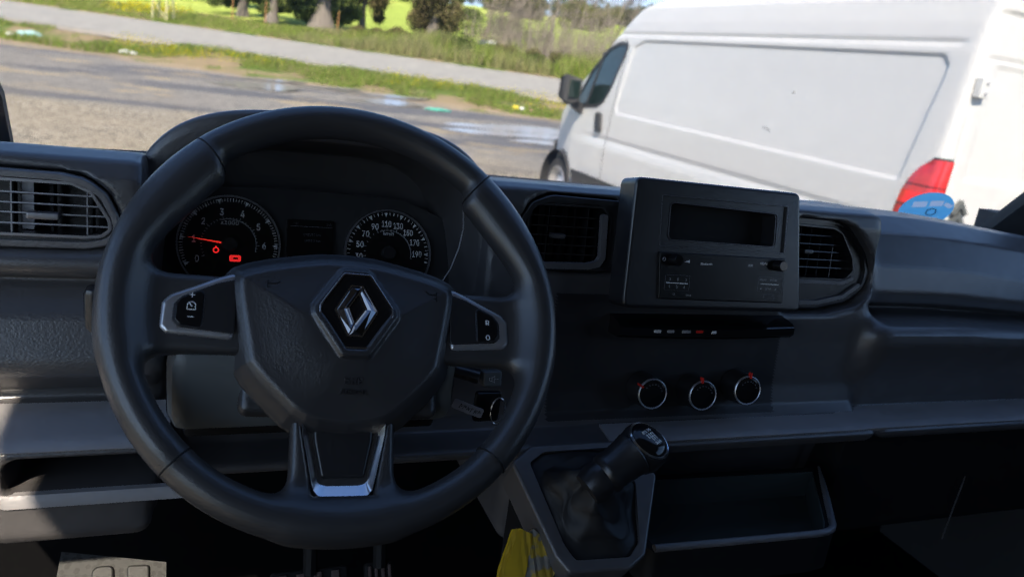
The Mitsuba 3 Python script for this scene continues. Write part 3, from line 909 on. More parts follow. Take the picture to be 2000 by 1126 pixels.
# switch pods of the two side spokes
for sg, nm in ((-1, 'cruise control'), (1, 'R and O')):
    fr = rpoly(np.array([(sg * 92, 27), (sg * 106, 21.5), (sg * 143, 4), (sg * 149, -3), (sg * 149.5, -24), (sg * 144, -29.5), (sg * 92, -33)]) / 1000, .004)
    pod = obj('switch_pod', FWH.put(slab(fr, -.012, .0022, .0042, 5)), 'm_silver', whl, label=f'silver framed {nm} switch')
    inn = rpoly(np.array([(sg * 92, 20), (sg * 108, 15), (sg * 134, 2), (sg * 139.5, -5), (sg * 140, -19), (sg * 135, -24), (sg * 92, -27.5)]) / 1000, .003)
    obj('insert', FWH.put(slab(inn, -.006, .0030, .0008)), 'm_smooth', pod)
    btn = rpoly(np.array([(sg * 117, 9), (sg * 133, 1), (sg * 137.5, -6), (sg * 138, -18), (sg * 134, -22), (sg * 117, -24)]) / 1000, .003)
    obj('button', FWH.put(slab(btn, 0, .0044, .0012)), 'm_gloss', pod)
    obj('button_edge', FWH.put(ringm(btn.buffer(.0006), .0006, 0, .0036, .0002)), 'm_satin_dark', pod)
    marks = []
    if sg < 0:
        for y in (3.0, -15.5):
            marks.append(ext(LineString([(-.1280, y / 1000), (-.1240, y / 1000)]).buffer(.0003), .004, .0048))
        marks.append(ext(LineString([(-.1260, .001), (-.1260, .005)]).buffer(.0003), .004, .0048))
        marks.append(ext(Point(-.126, -.0062).buffer(.0032, 8).union(sbox(-.1292, -.0094, -.1228, -.0075)).boundary.buffer(.00035), .004, .0048))
        marks.append(ext(LineString([(-.1275, -.0045), (-.1255, -.0068)]).buffer(.0004), .004, .0048))
    else:
        for s, y in (('R', -.0055), ('O', -.0195)):
            t = text(s, .0045, .0008, True)
            t.apply_translation([.1275, y, .004])
            marks.append(t)
    obj('symbols', FWH.put(cat(marks)), 'm_white', pod, smooth=False)
U_out = Polygon(np.array([(-34.5, -98), (-34, -107), (-24, -153), (-20, -157.5), (-14, -159), (14, -159), (20, -157.5), (24, -153), (34, -107), (34.5, -98)]) / 1000)
U_in = Polygon(np.array([(-31.5, -90), (-31, -107), (-20.5, -145), (-16, -149.5), (16, -149.5), (20.5, -145), (31, -107), (31.5, -90)]) / 1000)
_o = [(-34.5, -98), (-34, -107), (-24, -153), (-20, -157.5), (-14, -159), (14, -159), (20, -157.5), (24, -153), (34, -107), (34.5, -98)]
_i = [(-29.5, -98), (-29, -107), (-20.5, -145), (-18, -147.6), (-13, -149.0), (13, -149.0), (18, -147.6), (20.5, -145), (29, -107), (29.5, -98)]
_rg = [np.array([[x, y, z] for (x, y), z in zip(q, [h] * 10)]) / 1000 for q, h in ((_o, -6.), (_o, .2), ([(a[0] * .93 + b[0] * .07, a[1] * .93 + b[1] * .07) for a, b in zip(_o, _i)], .6), (_i, -5.5), (_i, -11.))]
obj('chrome_trim', FWH.put(grid(np.array(_rg))), 'm_trimchrome', whl, smooth=25, label='bright chrome U on the lower spoke')
mat('m_trimchrome', (0.8, 0.81, 0.83), 0.16, 1.0)
obj('spoke_recess', FWH.put(ext(U_in, -.012, -.008)), 'm_smooth', whl)
obj('spoke_panel', FWH.put(slab(rpoly(np.array([(-26, -90), (-24.5, -112), (-18, -143), (18, -143), (24.5, -112), (26, -90)]) / 1000, .004), -.012, -.0035, .003)), 'm_smooth', whl)

# ------------------------------------------------------------------ ignition key with tag
key = thing('ignition_key', 'key in the steering column lock with a pale handwritten paper tag', 'key')
kp = CAM + np.array([.372, 1.0, -.492]) * .69
obj('key_head', rbox(kp[0] + .005, kp[0] + .034, kp[1] - .004, kp[1] + .006, kp[2] - .022, kp[2] + .012, .004), 'm_gloss', key)
obj('key_ring', tube([kp + np.array([.030 + .008 * math.cos(a), -.006, -.008 + .015 * math.sin(a)]) for a in np.linspace(0, 2 * math.pi, 25)[:-1]], .0008, 6, True), 'm_chrome', key)
FTg = Frame(CAM + np.array([.370, 1.0, -.502]) * .675, 10, spin=-22)
tg = obj('tag', FTg.put(slab(rr(-.0175, -.0050, .0175, .0050, .002), -.0006, .0006, .0003)), 'm_paper', key, label='pale paper tag with handwriting')
mat('m_paper', (0.17, 0.165, 0.18), 0.7)
hw = []
rh = random.Random(3)
for k in range(6):
    x = -.010 + k * .0044
    hw.append(ext(LineString([(x, -.002 + rh.uniform(-.001, .001)), (x + .001, .002), (x + .0022, rh.uniform(-.002, .001)), (x + .003, .0015)]).buffer(.0003), .0006, .0008))
obj('writing', FTg.put(cat(hw)), 'm_matte', key, smooth=False)

# ------------------------------------------------------------------ yellow folded vest under the gear frame
mat('m_yellow', proc(lambda p, n, uv: mix((0.62, 0.40, 0.01), (0.50, 0.30, 0.01), fbm(p.x * 60, p.y * 60, p.z * 60, 3))), 0.6)
mat('m_band', proc(lambda p, n, uv: mix((0.22, 0.20, 0.17), (0.45, 0.30, 0.03), smoothstep(0.5, 0.62, fbm(p.x * 90, p.y * 90, p.z * 90, 4)))), 0.5)
vest = thing('yellow_pouch', 'bright yellow folded pouch with a worn grey side wedged left of the gear lever', 'pouch')
FY = Frame(CAM + np.array([.512, 1.0, -.785]) * .60, 40, spin=-30)
a_ = [FY.hit(*q) for q in ((.474, -.724), (.486, -.724), (.512, -.738), (.508, -.860), (.458, -.860), (.4615, -.795))]
b_ = [FY.hit(*q) for q in ((.512, -.727), (.524, -.738), (.569, -.808), (.560, -.860), (.508, -.860), (.500, -.742))]


def creased(P, n0, thick, seed):
    pol = Polygon(P)
    m = trimesh.creation.extrude_polygon(pol, thick, engine='earcut')
    m = m.subdivide().subdivide().subdivide()
    v = m.vertices.copy()
    v[:, 2] += n0 + .004 * (meshkit.fbm(np.c_[v[:, :2] * 55, np.full(len(v), seed)], 2) - .5) + .0018 * np.abs(np.sin((v[:, 0] + v[:, 1] * .6) * 330))
    return trimesh.Trimesh(v, m.faces, process=False)


obj('front', FY.put(creased(a_, -.004, .006, 1)), 'm_yellow', vest, smooth=30)
obj('worn_side', FY.put(creased(b_, -.006, .006, 2)), 'm_band', vest, smooth=30)

# ------------------------------------------------------------------ footwell: footrest and pedals
mat('m_rubber', proc(lambda p, n, uv: mix((0.017, 0.018, 0.0178), (0.006, 0.0063, 0.006), smoothstep(0.42, 0.25, voronoi(p.x * 105, (p.z + p.y) * 75)[0]))), 0.6)
mat('m_rubber_plain', (0.018, 0.019, 0.019), 0.55)
FF = Frame(CAM + np.array([-.11, 1.0, -.73]) * 0.98, 48)
ft = thing('footrest', 'grey pebbled footrest plate with raised pads in the footwell', 'footrest')
obj('plate', FF.put(ext(Polygon(FF.hits([(-.172, -.690), (-.045, -.722), (-.045, -.86), (-.20, -.86)])), -.012, 0)), 'm_rubber', ft)
obj('pad', FF.put(slab(rpoly(FF.hits([(-.137, -.719), (-.110, -.719), (-.109, -.83), (-.137, -.83)]), .008), -.004, .005, .003)), 'm_rubber_plain', ft)
obj('pad', FF.put(slab(rpoly(FF.hits([(-.094, -.722), (-.066, -.724), (-.064, -.83), (-.094, -.83)]), .004), -.004, .005, .003)), 'm_rubber_plain', ft)
mat('m_pedal', (0.10, 0.07, 0.065), 0.6)
for nm, rx, w, lb in (('brake_pedal', .155, .055, 'dark ribbed brake pedal left of the accelerator'), ('accelerator_pedal', .262, .022, 'narrow dark accelerator pedal right of the brake pedal')):
    pk = thing(nm, lb, 'pedal')
    FP = Frame(CAM + np.array([rx, 1.0, -.795]) * .95, 40)
    obj('plate', FP.put(slab(rr(-w, -.06, w, .028, .006), -.012, 0, .003)), 'm_matte', pk)
    for q in range(4):
        obj('rib', FP.put(rbox(-w * .8 + q * w * .45, -w * .8 + q * w * .45 + w * .2, -.055, .022, -.002, .004, .001)), 'm_pedal', pk)
    obj('arm', tube([FP.o + FP.v * .02, FP.o + np.array([0, .05, .12]), FP.o + np.array([0, .03, .25])], .010, 8), 'm_matte', pk)

# ------------------------------------------------------------------ our van's cab: pillars, windscreen, doors, roof, floor
van = thing('van_cab', 'dark trimmed cab of the van around the dashboard with windscreen and pillars', 'van cab')
mat('m_trim', (0.045, 0.046, 0.048), 0.6, bump=G8, scale=0.0001)
mat('m_liner', (0.10, 0.10, 0.10), 0.8)
mat('m_carpet', (0.005, 0.005, 0.0055), 0.95, spec=0.05)


def ws(s, t):
    """Windscreen: s across from 0 (driver's pillar) to 1, t up from 0 to 1."""
    x = -.268 + 1.713 * s
    bow = 1 - (2 * s - 1)**2
    base = np.array([x, 1.21 + .15 * bow - .12 * s, -.205])
    head = np.array([-.33 + 1.78 * s, .58 + .10 * bow, .42])
    return base * (1 - t) + head * t + CAM


G = np.array([[ws(s, t) for t in np.linspace(0, 1, 9)] for s in np.linspace(0, 1, 33)])
obj('windscreen', grid(G), 'm_glass', van, smooth=True)
for s, out in ((0.0, -1), (1.0, 1)):
    rings = []
    for t in np.linspace(-.06, 1.02, 12):
        q = ws(s, t)
        w = .13
        q = q + np.array([.026 * float(sst(-.05, .12, t) * sst(.6, .3, t)) if s == 0 else 0, 0, 0])
        rings.append([q + np.array(v) for v in ((-out * .012, -.012, 0), (-out * .010, .012, .004), (out * w, .02, .01), (out * w, -.11, 0), (out * .055, -.075, -.01))])
    obj('pillar', loft(rings), 'm_trim', van, smooth=30)
zz = CAM[2]
obj('scuttle', loft([[ws(s, 0.012) + np.array(v) for v in ((0, -.035, -.004), (0, .02, .004), (0, .16, -.03), (0, .16, -.06), (0, -.03, -.03))] for s in np.linspace(-.02, 1.02, 24)]), 'm_matte', van)
obj('roof', bx(-.55, 1.66, -.84, .62, zz + .43, zz + .46), 'm_liner', van, smooth=False)
obj('bulkhead', bx(-.55, 1.66, -.84, -.80, zz - 1.0, zz + .43), 'm_liner', van, smooth=False)
obj('floor', bx(-.55, 1.66, -.84, 1.25, zz - 1.02, zz - .98), 'm_carpet', van, smooth=False)
obj('firewall', bx(-.55, 1.66, 1.22, 1.25, zz - .98, zz - .28), 'm_carpet', van, smooth=False)
# the right cab door, shut
def door(parts_at):
    x0, x1 = 0.0, .06
    items = [('door', bx(x0, x1, -.57, 1.20, -.98, -.16), 'm_trim'), ('rear_post', bx(x0, x1, -.57, -.50, -.16, .43), 'm_trim'), ('window_rail', bx(x0, x1, -.50, .62, .36, .43), 'm_trim'),
             ('window', grid(np.array([[[.03, -.50, -.16], [.03, -.50, .36]], [[.03, 1.12, -.16], [.03, .62, .36]]])), 'm_glass')]
    d = None
    for nm, m, m_ in items:
        m = m.copy()
        m.apply_transform(parts_at)
        k = obj(nm, m, m_, d or van, smooth=False)
        d = d or k


A = np.eye(4)
A[:3, 3] = (1.57, 0, zz)
door(A)
# unseen driver's door, swung open to let added light into the cab
a_ = math.radians(-66)
H_ = np.array([[math.cos(a_), -math.sin(a_), 0], [math.sin(a_), math.cos(a_), 0], [0, 0, 1]])
A = np.eye(4)
A[:3, :3] = H_
A[:3, 3] = np.array([-.46, 1.20, zz]) - H_ @ np.array([.06, 1.20, 0.0])
door(A)
for x0, x1 in ((-.53, -.46), (1.56, 1.63)):
    obj('body_post', bx(x0, x1, -.84, -.58, zz - .98, zz + .43), 'm_trim', van, smooth=False)
    obj('sill', bx(x0, x1, -.58, 1.22, zz - 1.10, zz - .985), 'm_trim', van, smooth=False)

# blue permit disc stuck to the windscreen, bottom right
st_ = thing('windscreen_sticker', 'round light blue permit sticker with white fields at the foot of the windscreen', 'sticker')
so = ws(.915, .078)
sn = np.cross(ws(.95, .2) - ws(.95, .0), ws(1.0, .1) - ws(.90, .1))
sn /= np.linalg.norm(sn)
if sn @ (CAM - so) < 0:
    sn = -sn
su = np.cross([0, 0, 1.0], sn)
su /= np.linalg.norm(su)
su = su if su[0] > 0 else -su
sv = np.cross(sn, su)
sv = sv if sv[2] > 0 else -sv
MS = np.eye(4)
MS[:3, 0], MS[:3, 1], MS[:3, 2], MS[:3, 3] = su, sv, np.cross(su, sv), so + sn * .006


def stick(nm, poly, n0, n1, m_):
    q = ext(poly, n0, n1)
    q.apply_transform(MS)
    obj(nm, q, m_, st_, smooth=False)


leafmat('m_blue', (0.48, 0.83, 0.97), 2.0)
leafmat('m_cream', (0.95, 0.95, 0.95), 2.0)
sgn = 1 if np.cross(su, sv) @ sn > 0 else -1
lo, hi = (0, .0006 * sgn)
if lo > hi:
    lo, hi = hi, lo
FLD = [affinity.rotate(sbox(-.032, .006, -.006, .022), 12), affinity.rotate(sbox(-.002, .014, .022, .030), 12), affinity.rotate(sbox(.024, .016, .043, .026), -20), affinity.rotate(sbox(-.012, -.030, .034, -.020), 16)]
disc = Point(0, 0).buffer(.050, 24)
for q in FLD:
    disc = disc.difference(q)
stick('disc', disc, lo, hi, 'm_blue')
E2 = .0011 * sgn
for nm, poly, m_ in [('field', q, 'm_cream') for q in FLD] + [('ring', Point(.012, -.002).buffer(.010, 12).difference(Point(.012, -.002).buffer(.008, 12)), 'm_dkblue'), ('mark', sbox(-.036, -.030, -.020, -.020), 'm_matte')]:
    stick(nm, poly, *((lo, hi) if nm == 'field' else (min(0, E2), max(0, E2))), m_)
mat('m_dkblue', (0.02, 0.08, 0.16), 0.5)

# ------------------------------------------------------------------ outside: the ground, the road, the field
KX = 0.52                       # the road runs askew to the vans
KN = math.hypot(1, KX)
_ku = np.array([-30, 0, 9, 14, 20, 26, 31, 35, 39, 44, 52, 60, 100, 180, 260, 400, 900])
_kz = np.array([0, 0, 0, .03, .13, .31, .755, 1.05, 1.36, 1.85, 2.45, 2.9, 5.2, 10.5, 16.5, 21, 30])


def zu(u):
    """Height of the ground along u, the skewed distance from the vans."""
    from scipy.interpolate import PchipInterpolator
    return PchipInterpolator(_ku, _kz)(np.clip(u, -30, 900))


def zxy(x, y):
    return zu(np.asarray(y) + KX * np.asarray(x))


RD = np.array([1, -KX]) / KN      # along the road
NM = np.array([KX, 1]) / KN       # across it, outwards


def xy(a, u):
    """The point at a metres along the road and at u."""
    return RD * a + NM * (u / KN)


def sheet(u0, u1, a0, a1, du, da, lift=0.0, rough=0.0, seed=0, edge=0.0):
    us = np.linspace(u0, u1, max(2, int((u1 - u0) / du) + 1))
    as_ = np.linspace(a0, a1, max(2, int((a1 - a0) / da) + 1))
    A, U = np.meshgrid(as_, us, indexing='ij')
    if edge:
        e = edge * (meshkit.fbm(np.stack([as_ * .35, as_ * 0, as_ * 0 + seed], -1), 4) - .5) * 2
        U = U + (e[:, None] * (np.arange(len(us)) == len(us) - 1)[None]) - (e[::-1][:, None] * (np.arange(len(us)) == 0)[None])
    X, Y = RD[0] * A + NM[0] * U / KN, RD[1] * A + NM[1] * U / KN
    Z = zu(U) + lift
    if rough:
        Z = Z + rough * (meshkit.fbm(np.stack([X * .7, Y * .7, X * 0 + seed], -1), 4) - .5) * 2
    m = grid(np.stack([X, Y, Z], -1))
    if m.face_normals[:, 2].mean() < 0:
        m.invert()
    return m


mat('m_field', proc(lambda p, n, uv: mix(mix((0.175, 0.225, 0.045), (0.24, 0.285, 0.065), smoothstep(0.35, 0.65, fbm(p.x * .05, p.y * .05, 0, 3))), (0.13, 0.18, 0.03), smoothstep(0.5, 0.75, fbm(p.x * .9, p.y * .4, 3.0, 4)))), 0.9, spec=0.1)
mat('m_dirtgrass', proc(lambda p, n, uv: mix((0.17, 0.135, 0.085), (0.07, 0.10, 0.025), smoothstep(0.42, 0.62, fbm(p.x * .8, p.y * .8, 1.0, 4)))), 0.95, spec=0.1)


def lot_col(p, n, uv):
    u = p.y + KX * p.x
    g = fbm(p.x * 21, p.y * 21, 0, 4)
    stone = mix((0.085, 0.076, 0.060), (0.235, 0.21, 0.165), smoothstep(0.3, 0.7, g))
    stone = mix(stone, (0.33, 0.31, 0.265), smoothstep(0.62, 0.8, noise(p.x * 31, p.y * 31, 4.0)) * 0.6)
    stone = mix(stone, (0.21, 0.185, 0.14), 0.35 * smoothstep(0.4, 0.65, fbm(p.x * .7, p.y * .9, 7.0, 3)))
    tar = mix((0.095, 0.093, 0.089), (0.185, 0.178, 0.165), fbm(p.x * 9, p.y * 9, 2.0, 4))
    band = fbm(p.x * .35, p.y * .9, 5.0, 4)
    w = smoothstep(13.6, 16.2, u + 3.2 * (band - .5))
    c = mix(stone, tar, w)
    wet = smoothstep(0.5, 0.66, fbm(p.x * .22 - p.y * .04, p.y * .75, 9.0, 4)) * smoothstep(12.5, 15, u)
    c = mix(c, (0.065, 0.063, 0.064), wet * .6)
    mud = smoothstep(0.60, 0.72, fbm(p.x * .8, p.y * 1.1, 21.0, 4)) * smoothstep(14, 17, u)
    c = mix(c, (0.27, 0.215, 0.125), mud * .45)
    return mix(c, (0.20, 0.16, 0.11), smoothstep(24.2, 26, u + 2 * (fbm(p.x, p.y, 3.3, 3) - .5)))


mat('m_lot', proc(lot_col), proc(lambda p, n, uv: 0.9 - 0.45 * smoothstep(0.5, 0.66, fbm(p.x * .22 - p.y * .04, p.y * .75, 9.0, 4)) * smoothstep(12.5, 15, p.y + KX * p.x)),
    bump=lambda p, n, uv: fbm(p.x * 24, p.y * 24, p.z, 3), scale=0.03, eps=4e-3, spec=0.3)
mat('m_road', proc(lambda p, n, uv: mix(mix((0.160, 0.160, 0.152), (0.205, 0.204, 0.193), fbm(p.x * 3, p.y * 3, 0, 4)), (0.17, 0.17, 0.17),
    0.85 * smoothstep(0.60, 0.72, fbm((p.x - p.y * KX) * .10, (p.y + KX * p.x) * 2.2, 6.0, 4)) * smoothstep(33.0, 34.2, p.y + KX * p.x) * smoothstep(38.4, 37.2, p.y + KX * p.x))), 0.85, spec=0.3)
mat('m_shoulder', proc(lambda p, n, uv: mix((0.25, 0.235, 0.205), (0.17, 0.155, 0.13), fbm(p.x * 5, p.y * 5, 0, 4))), 0.95, spec=0.1)

struct('ground', sheet(-30, 900, -400, 400, 3.0, 8.0, -.06), 'm_field')
struct('parking_lot', sheet(-16, 26.3, -60, 60, .5, .6, 0.0, .012, 3, .8), 'm_lot', 'gravel and patched wet tarmac parking lot')
struct('verge', sheet(25.0, 31.2, -90, 90, .4, .6, -.02, .06, 5), 'm_dirtgrass', 'strip of grass and bare soil between lot and road')
struct('road', sheet(31.4, 39.0, -140, 140, .5, 1.5, .012), 'm_road', 'pale grey country road')
struct('road_shoulder', sheet(30.3, 31.9, -140, 140, .4, 1.0, .004, .01, 8, .5), 'm_shoulder', 'pale gravel edge of the road')
struct('far_verge', sheet(38.8, 47, -140, 140, .6, 1.0, -.01, .08, 9), 'm_dirtgrass', 'weedy bank beyond the road')

# puddles, each a level sheet of water
scene['m_water'] = {'type': 'twosided', 'bsdf': pb((0.20, 0.195, 0.185), 0.07, spec=1.0)}


def ray_ground(rx, rz):
    d = np.array([rx, 1, rz])
    t = 5.0
    for _ in range(400):
        q = CAM + d * t
        if q[2] <= zxy(q[0], q[1]):
            break
        t += .1
    return q[:2]


for rx, ry, sx, sy, k in ((1.0, 22.0, 1.15, .75, 1), (4.35, 21.2, .95, .62, 2), (7.2, 17.8, 1.9, .55, 3), (6.6, 16.6, 1.6, .35, 4), (3.2, 23.6, 1.0, .28, 5), (4.6, 22.9, 1.2, .3, 6), (1.6, 24.2, .9, .22, 7), (7.4, 15.6, 1.5, .4, 8), (8.6, 16.6, 1.6, .5, 9)):
    t = np.linspace(0, 2 * math.pi, 41)[:-1]
    r = 1 + .55 * (meshkit.fbm(np.stack([np.cos(t) * 1.6 + k * 7, np.sin(t) * 1.6, t * 0], -1), 3) - .5) * 2
    P = np.stack([rx + np.cos(t) * sx * r, ry + np.sin(t) * sy * r], 1)
    m = ext(Polygon(P).buffer(0), 0, .002)
    c = zxy(P[:, 0], P[:, 1]).max() + .010
    m = m.subdivide()
    v = m.vertices.copy()
    v[:, 2] += zxy(v[:, 0], v[:, 1]) + .034 + .050 * ((v[:, 1] - ry) + KX * (v[:, 0] - rx)) * .6
    struct('puddle', trimesh.Trimesh(v, m.faces, process=False), 'm_water')

# ---- grass and weeds: blades joined into one object each (nobody could count them)


leafmat('m_leaf', None, 0.7)


def blades(base, h, w, lean, cols, rng):
    """Blades of grass as bent two-triangle strips at the base points."""
    n = len(base)
    a = rng.uniform(0, 2 * math.pi, n)
    l = rng.uniform(0, 1, n) * lean * h
    b = rng.uniform(0, 2 * math.pi, n)
    s = np.stack([np.cos(a), np.sin(a), 0 * a], 1) * (w * .5)[:, None]
    tip = base + np.stack([np.cos(b) * l, np.sin(b) * l, h], 1)
    mid = base * .45 + tip * .55 - np.stack([np.cos(b) * l, np.sin(b) * l, 0 * h], 1) * .18
    v = np.stack([base - s, base + s, mid - s * .8, mid + s * .8, tip], 1).reshape(-1, 3)
    f = (np.arange(n) * 5)[:, None, None] + np.array([[0, 1, 3], [0, 3, 2], [2, 3, 4]])[None]
    c = np.repeat(cols, 5, 0)
    return trimesh.Trimesh(v, f.reshape(-1, 3), process=False), c


def field_points(n, u0, u1, a0, a1, dens, rng):
    u, a = rng.uniform(u0, u1, n), rng.uniform(a0, a1, n)
    X, Y = RD[0] * a + NM[0] * u / KN, RD[1] * a + NM[1] * u / KN
    keep = rng.uniform(0, 1, n) < dens(X, Y, u)
    X, Y, u = X[keep], Y[keep], u[keep]
    return np.stack([X, Y, zu(u)], 1), u


def stuff(name, parts, m_, label):
    ms, cs = zip(*parts)
    M = cat(list(ms))
    k = obj(name, M, m_, None, smooth=False, color=np.vstack(cs))
    labels[k] = {'label': label, 'category': 'grass', 'kind': 'stuff'}
    return k


def tint(n, cs, rng, var=.25):
    cs = np.array(cs)
    c = cs[rng.integers(0, len(cs), n)]
    return np.clip(c * (1 + rng.uniform(-var, var, (n, 1))), 0, 1)


g1 = np.random.default_rng(5)
P1, U1 = field_points(90000, 25.6, 30.9, -26, 26, lambda x, y, u: np.clip((meshkit.fbm(np.stack([x * .45, y * .45, x * 0 + 1], -1), 4) - .40) * 6, 0, 1) * sst(25.2, 27.0, u) * sst(31.1, 30.4, u), g1)
cl1 = meshkit.fbm(P1 * .6 + 4, 3)
h1 = g1.uniform(.05, .15, len(P1)) * (0.6 + 1.5 * np.clip(cl1 - .35, 0, 1) / .3)
parts = [blades(P1, h1, g1.uniform(.015, .035, len(P1)), .8, tint(len(P1), [(.17, .25, .045), (.22, .285, .06), (.14, .20, .04), (.28, .265, .11)], g1), g1)]
P2, _ = field_points(5000, 26.4, 30.5, -26, 8, lambda x, y, u: np.clip((meshkit.fbm(np.stack([x * .5 + 9, y * .5, x * 0 + 2], -1), 3) - .5) * 5, 0, 1), g1)
P2[:, 2] += g1.uniform(.12, .3, len(P2))
parts.append(blades(P2, np.full(len(P2), .04), np.full(len(P2), .05), .5, tint(len(P2), [(.55, .48, .02), (.45, .42, .03)], g1), g1))
stuff('verge_grass', parts, 'm_leaf', 'patchy green grass growing on the strip between lot and road')

P3, U3 = field_points(120000, 39.2, 46.5, -50, 70, lambda x, y, u: np.clip(sst(39.0, 39.8, u) * (.4 + .6 * sst(46.5, 44, u)), 0, 1), g1)
A3 = P3[:, :2] @ RD
tall = sst(-18, -8, A3)
h3 = (g1.uniform(.05, .14, len(P3)) * (1 + tall) + g1.uniform(.15, .75, len(P3)) * tall * (meshkit.fbm(P3 * .5, 3) > .42)) * (0.7 + .8 * meshkit.fbm(P3 * .35 + 7, 3))
c3 = tint(len(P3), [(.20, .29, .045), (.25, .31, .07), (.16, .23, .04), (.30, .29, .12)], g1)
dry = (meshkit.fbm(P3 * .4 + 11, 3) > .52)[:, None] & (tall > .2)[:, None]
c3 = np.where(dry, c3 * .5 + np.array([.15, .13, .085]), c3)
parts = [blades(P3, h3, g1.uniform(.02, .05, len(P3)), .5, c3, g1)]
P4, _ = field_points(7000, 39.4, 44, -55, -19, lambda x, y, u: np.clip((meshkit.fbm(np.stack([x * .35 + 2, y * .35, x * 0 + 6], -1), 3) - .42) * 5, 0, 1), g1)
P4[:, 2] += g1.uniform(.2, .5, len(P4))
parts.append(blades(P4, np.full(len(P4), .06), np.full(len(P4), .08), .5, tint(len(P4), [(.60, .52, .02), (.5, .46, .03)], g1), g1))
stuff('roadside_weeds', parts, 'm_leaf', 'tall weeds and yellow flowers on the bank beyond the road')

# ---- litter on the verge
mat('m_litter_white', (0.75, 0.76, 0.78), 0.5)
mat('m_litter_cyan', (0.35, 0.62, 0.66), 0.4)
mat('m_litter_green', (0.10, 0.45, 0.34), 0.4)
mat('m_litter_yellow', (0.75, 0.60, 0.05), 0.5)
mat('m_litter_brown', (0.35, 0.22, 0.15), 0.6)


def crumple(w, d, h, seed):
    m = trimesh.creation.icosphere(subdivisions=3)
    v = m.vertices * np.array([w, d, h]) / 2
    v *= (.55 + .9 * meshkit.fbm(m.vertices * 1.7 + seed, 3))[:, None]
    v[:, 2] = np.maximum(v[:, 2], -h * .15)
    return trimesh.Trimesh(v, m.faces, process=False)


for (rx, rz, off, w, d, h, m_, lb, ct) in (
        (-.186, -.0395, .02, .75, .4, .22, 'm_litter_cyan', 'crumpled pale cyan plastic bag at the far left edge of the lot', 'plastic bag'),
        (-.200, -.0420, .02, .5, .3, .15, 'm_litter_white', 'white rag lying beside the cyan bag on the verge', 'litter'),
        (-.090, -.0455, .02, .6, .3, .13, 'm_litter_white', 'flat white plastic sheet on the edge of the lot left of the wheel', 'litter'),
        (.275, -.0700, .02, .7, .22, .08, 'm_litter_green', 'green plastic bottle lying on the wet tarmac', 'plastic bottle'),
        (.382, -.0560, .02, .22, .2, .16, 'm_litter_yellow', 'small yellow carton in the grass left of the white van', 'litter'),
        (.392, -.0562, .02, .2, .2, .12, 'm_litter_white', 'small white carton in the grass left of the white van', 'litter'),
        (.405, -.0575, .02, .2, .2, .1, 'm_litter_brown', 'small brown scrap in the grass nearest the white van', 'litter'),
        (-.222, -.042, .02, .25, .2, .12, 'm_litter_white', 'little white scrap at the leftmost end of the verge', 'litter')):
    g = ray_ground(rx, rz)
    m = crumple(w, d, h, RND.uniform(0, 50))
    m.apply_translation([g[0], g[1], float(zxy(*g)) + off + h * .12])
    k = thing('litter', lb, ct)
    scene[k] = mikit.ply(m, m_, smooth=False)

# ---- lattice pylon legs
mat('m_pylon', (0.50, 0.47, 0.28), 0.7)
py = thing('lattice_mast', 'pale yellow lattice mast standing beyond the road on the left', 'mast')


def dirpt(rx, u):
    """The ground point seen along rx at the skewed distance u."""
    y = u / (1 + KX * rx)
    return np.array([rx * y, y, float(zu(u))])


b0, b1 = dirpt(-.0662, 40.2), dirpt(-.0510, 40.2)
off = np.array([NM[0], NM[1], 0]) * .62
legs = [b0, b1, b1 + off, b0 + off]
ctr = sum(legs) / 4
for i, l in enumerate(legs):
    top = l + (ctr - l) * .72 + np.array([0, 0, 9.0])
    obj('leg', tube([l - [0, 0, .2], top], .035, 6), 'm_pylon', py)
for i in range(4):
    a, b = legs[i], legs[(i + 1) % 4]
    ta, tb_ = a + (ctr - a) * .72 + np.array([0, 0, 9.0]), b + (ctr - b) * .72 + np.array([0, 0, 9.0])
    for k in range(10):
        p0 = (a if k % 2 else b) * (1 - k / 10) + (ta if k % 2 else tb_) * (k / 10)
        p1 = (b if k % 2 else a) * (1 - (k + 1) / 10) + (tb_ if k % 2 else ta) * ((k + 1) / 10)
        obj('brace', tube([p0, p1], .018, 5), 'm_pylon', py)

# ---- trees
mat('m_bark', proc(lambda p, n, uv: mix((0.13, 0.115, 0.10), (0.24, 0.215, 0.19), fbm(p.x * 6, p.y * 6, p.z * 1.6, 4))), 0.9, bump=lambda p, n, uv: fbm(p.x * 9, p.y * 9, p.z * 2, 3), scale=0.08, eps=4e-3, spec=0.1)
mat('m_twig', (0.24, 0.21, 0.185), 0.9, spec=0.1)


def leaves(C, size, cols, rng, flat=0.0):
    n = len(C)
    d = rng.normal(size=(n, 3))
    d /= np.linalg.norm(d, axis=1, keepdims=True)
    e = np.cross(d, rng.normal(size=(n, 3)))
    e /= np.linalg.norm(e, axis=1, keepdims=True) + 1e-9
    s = np.broadcast_to(size, (n,))[:, None]
    v = np.stack([C - d * s, C + e * s * .45, C + d * s, C - e * s * .45], 1).reshape(-1, 3)
    f = (np.arange(n) * 4)[:, None, None] + np.array([[0, 1, 2], [0, 2, 3]])[None]
    return trimesh.Trimesh(v, f.reshape(-1, 3), process=False), np.repeat(cols, 4, 0)


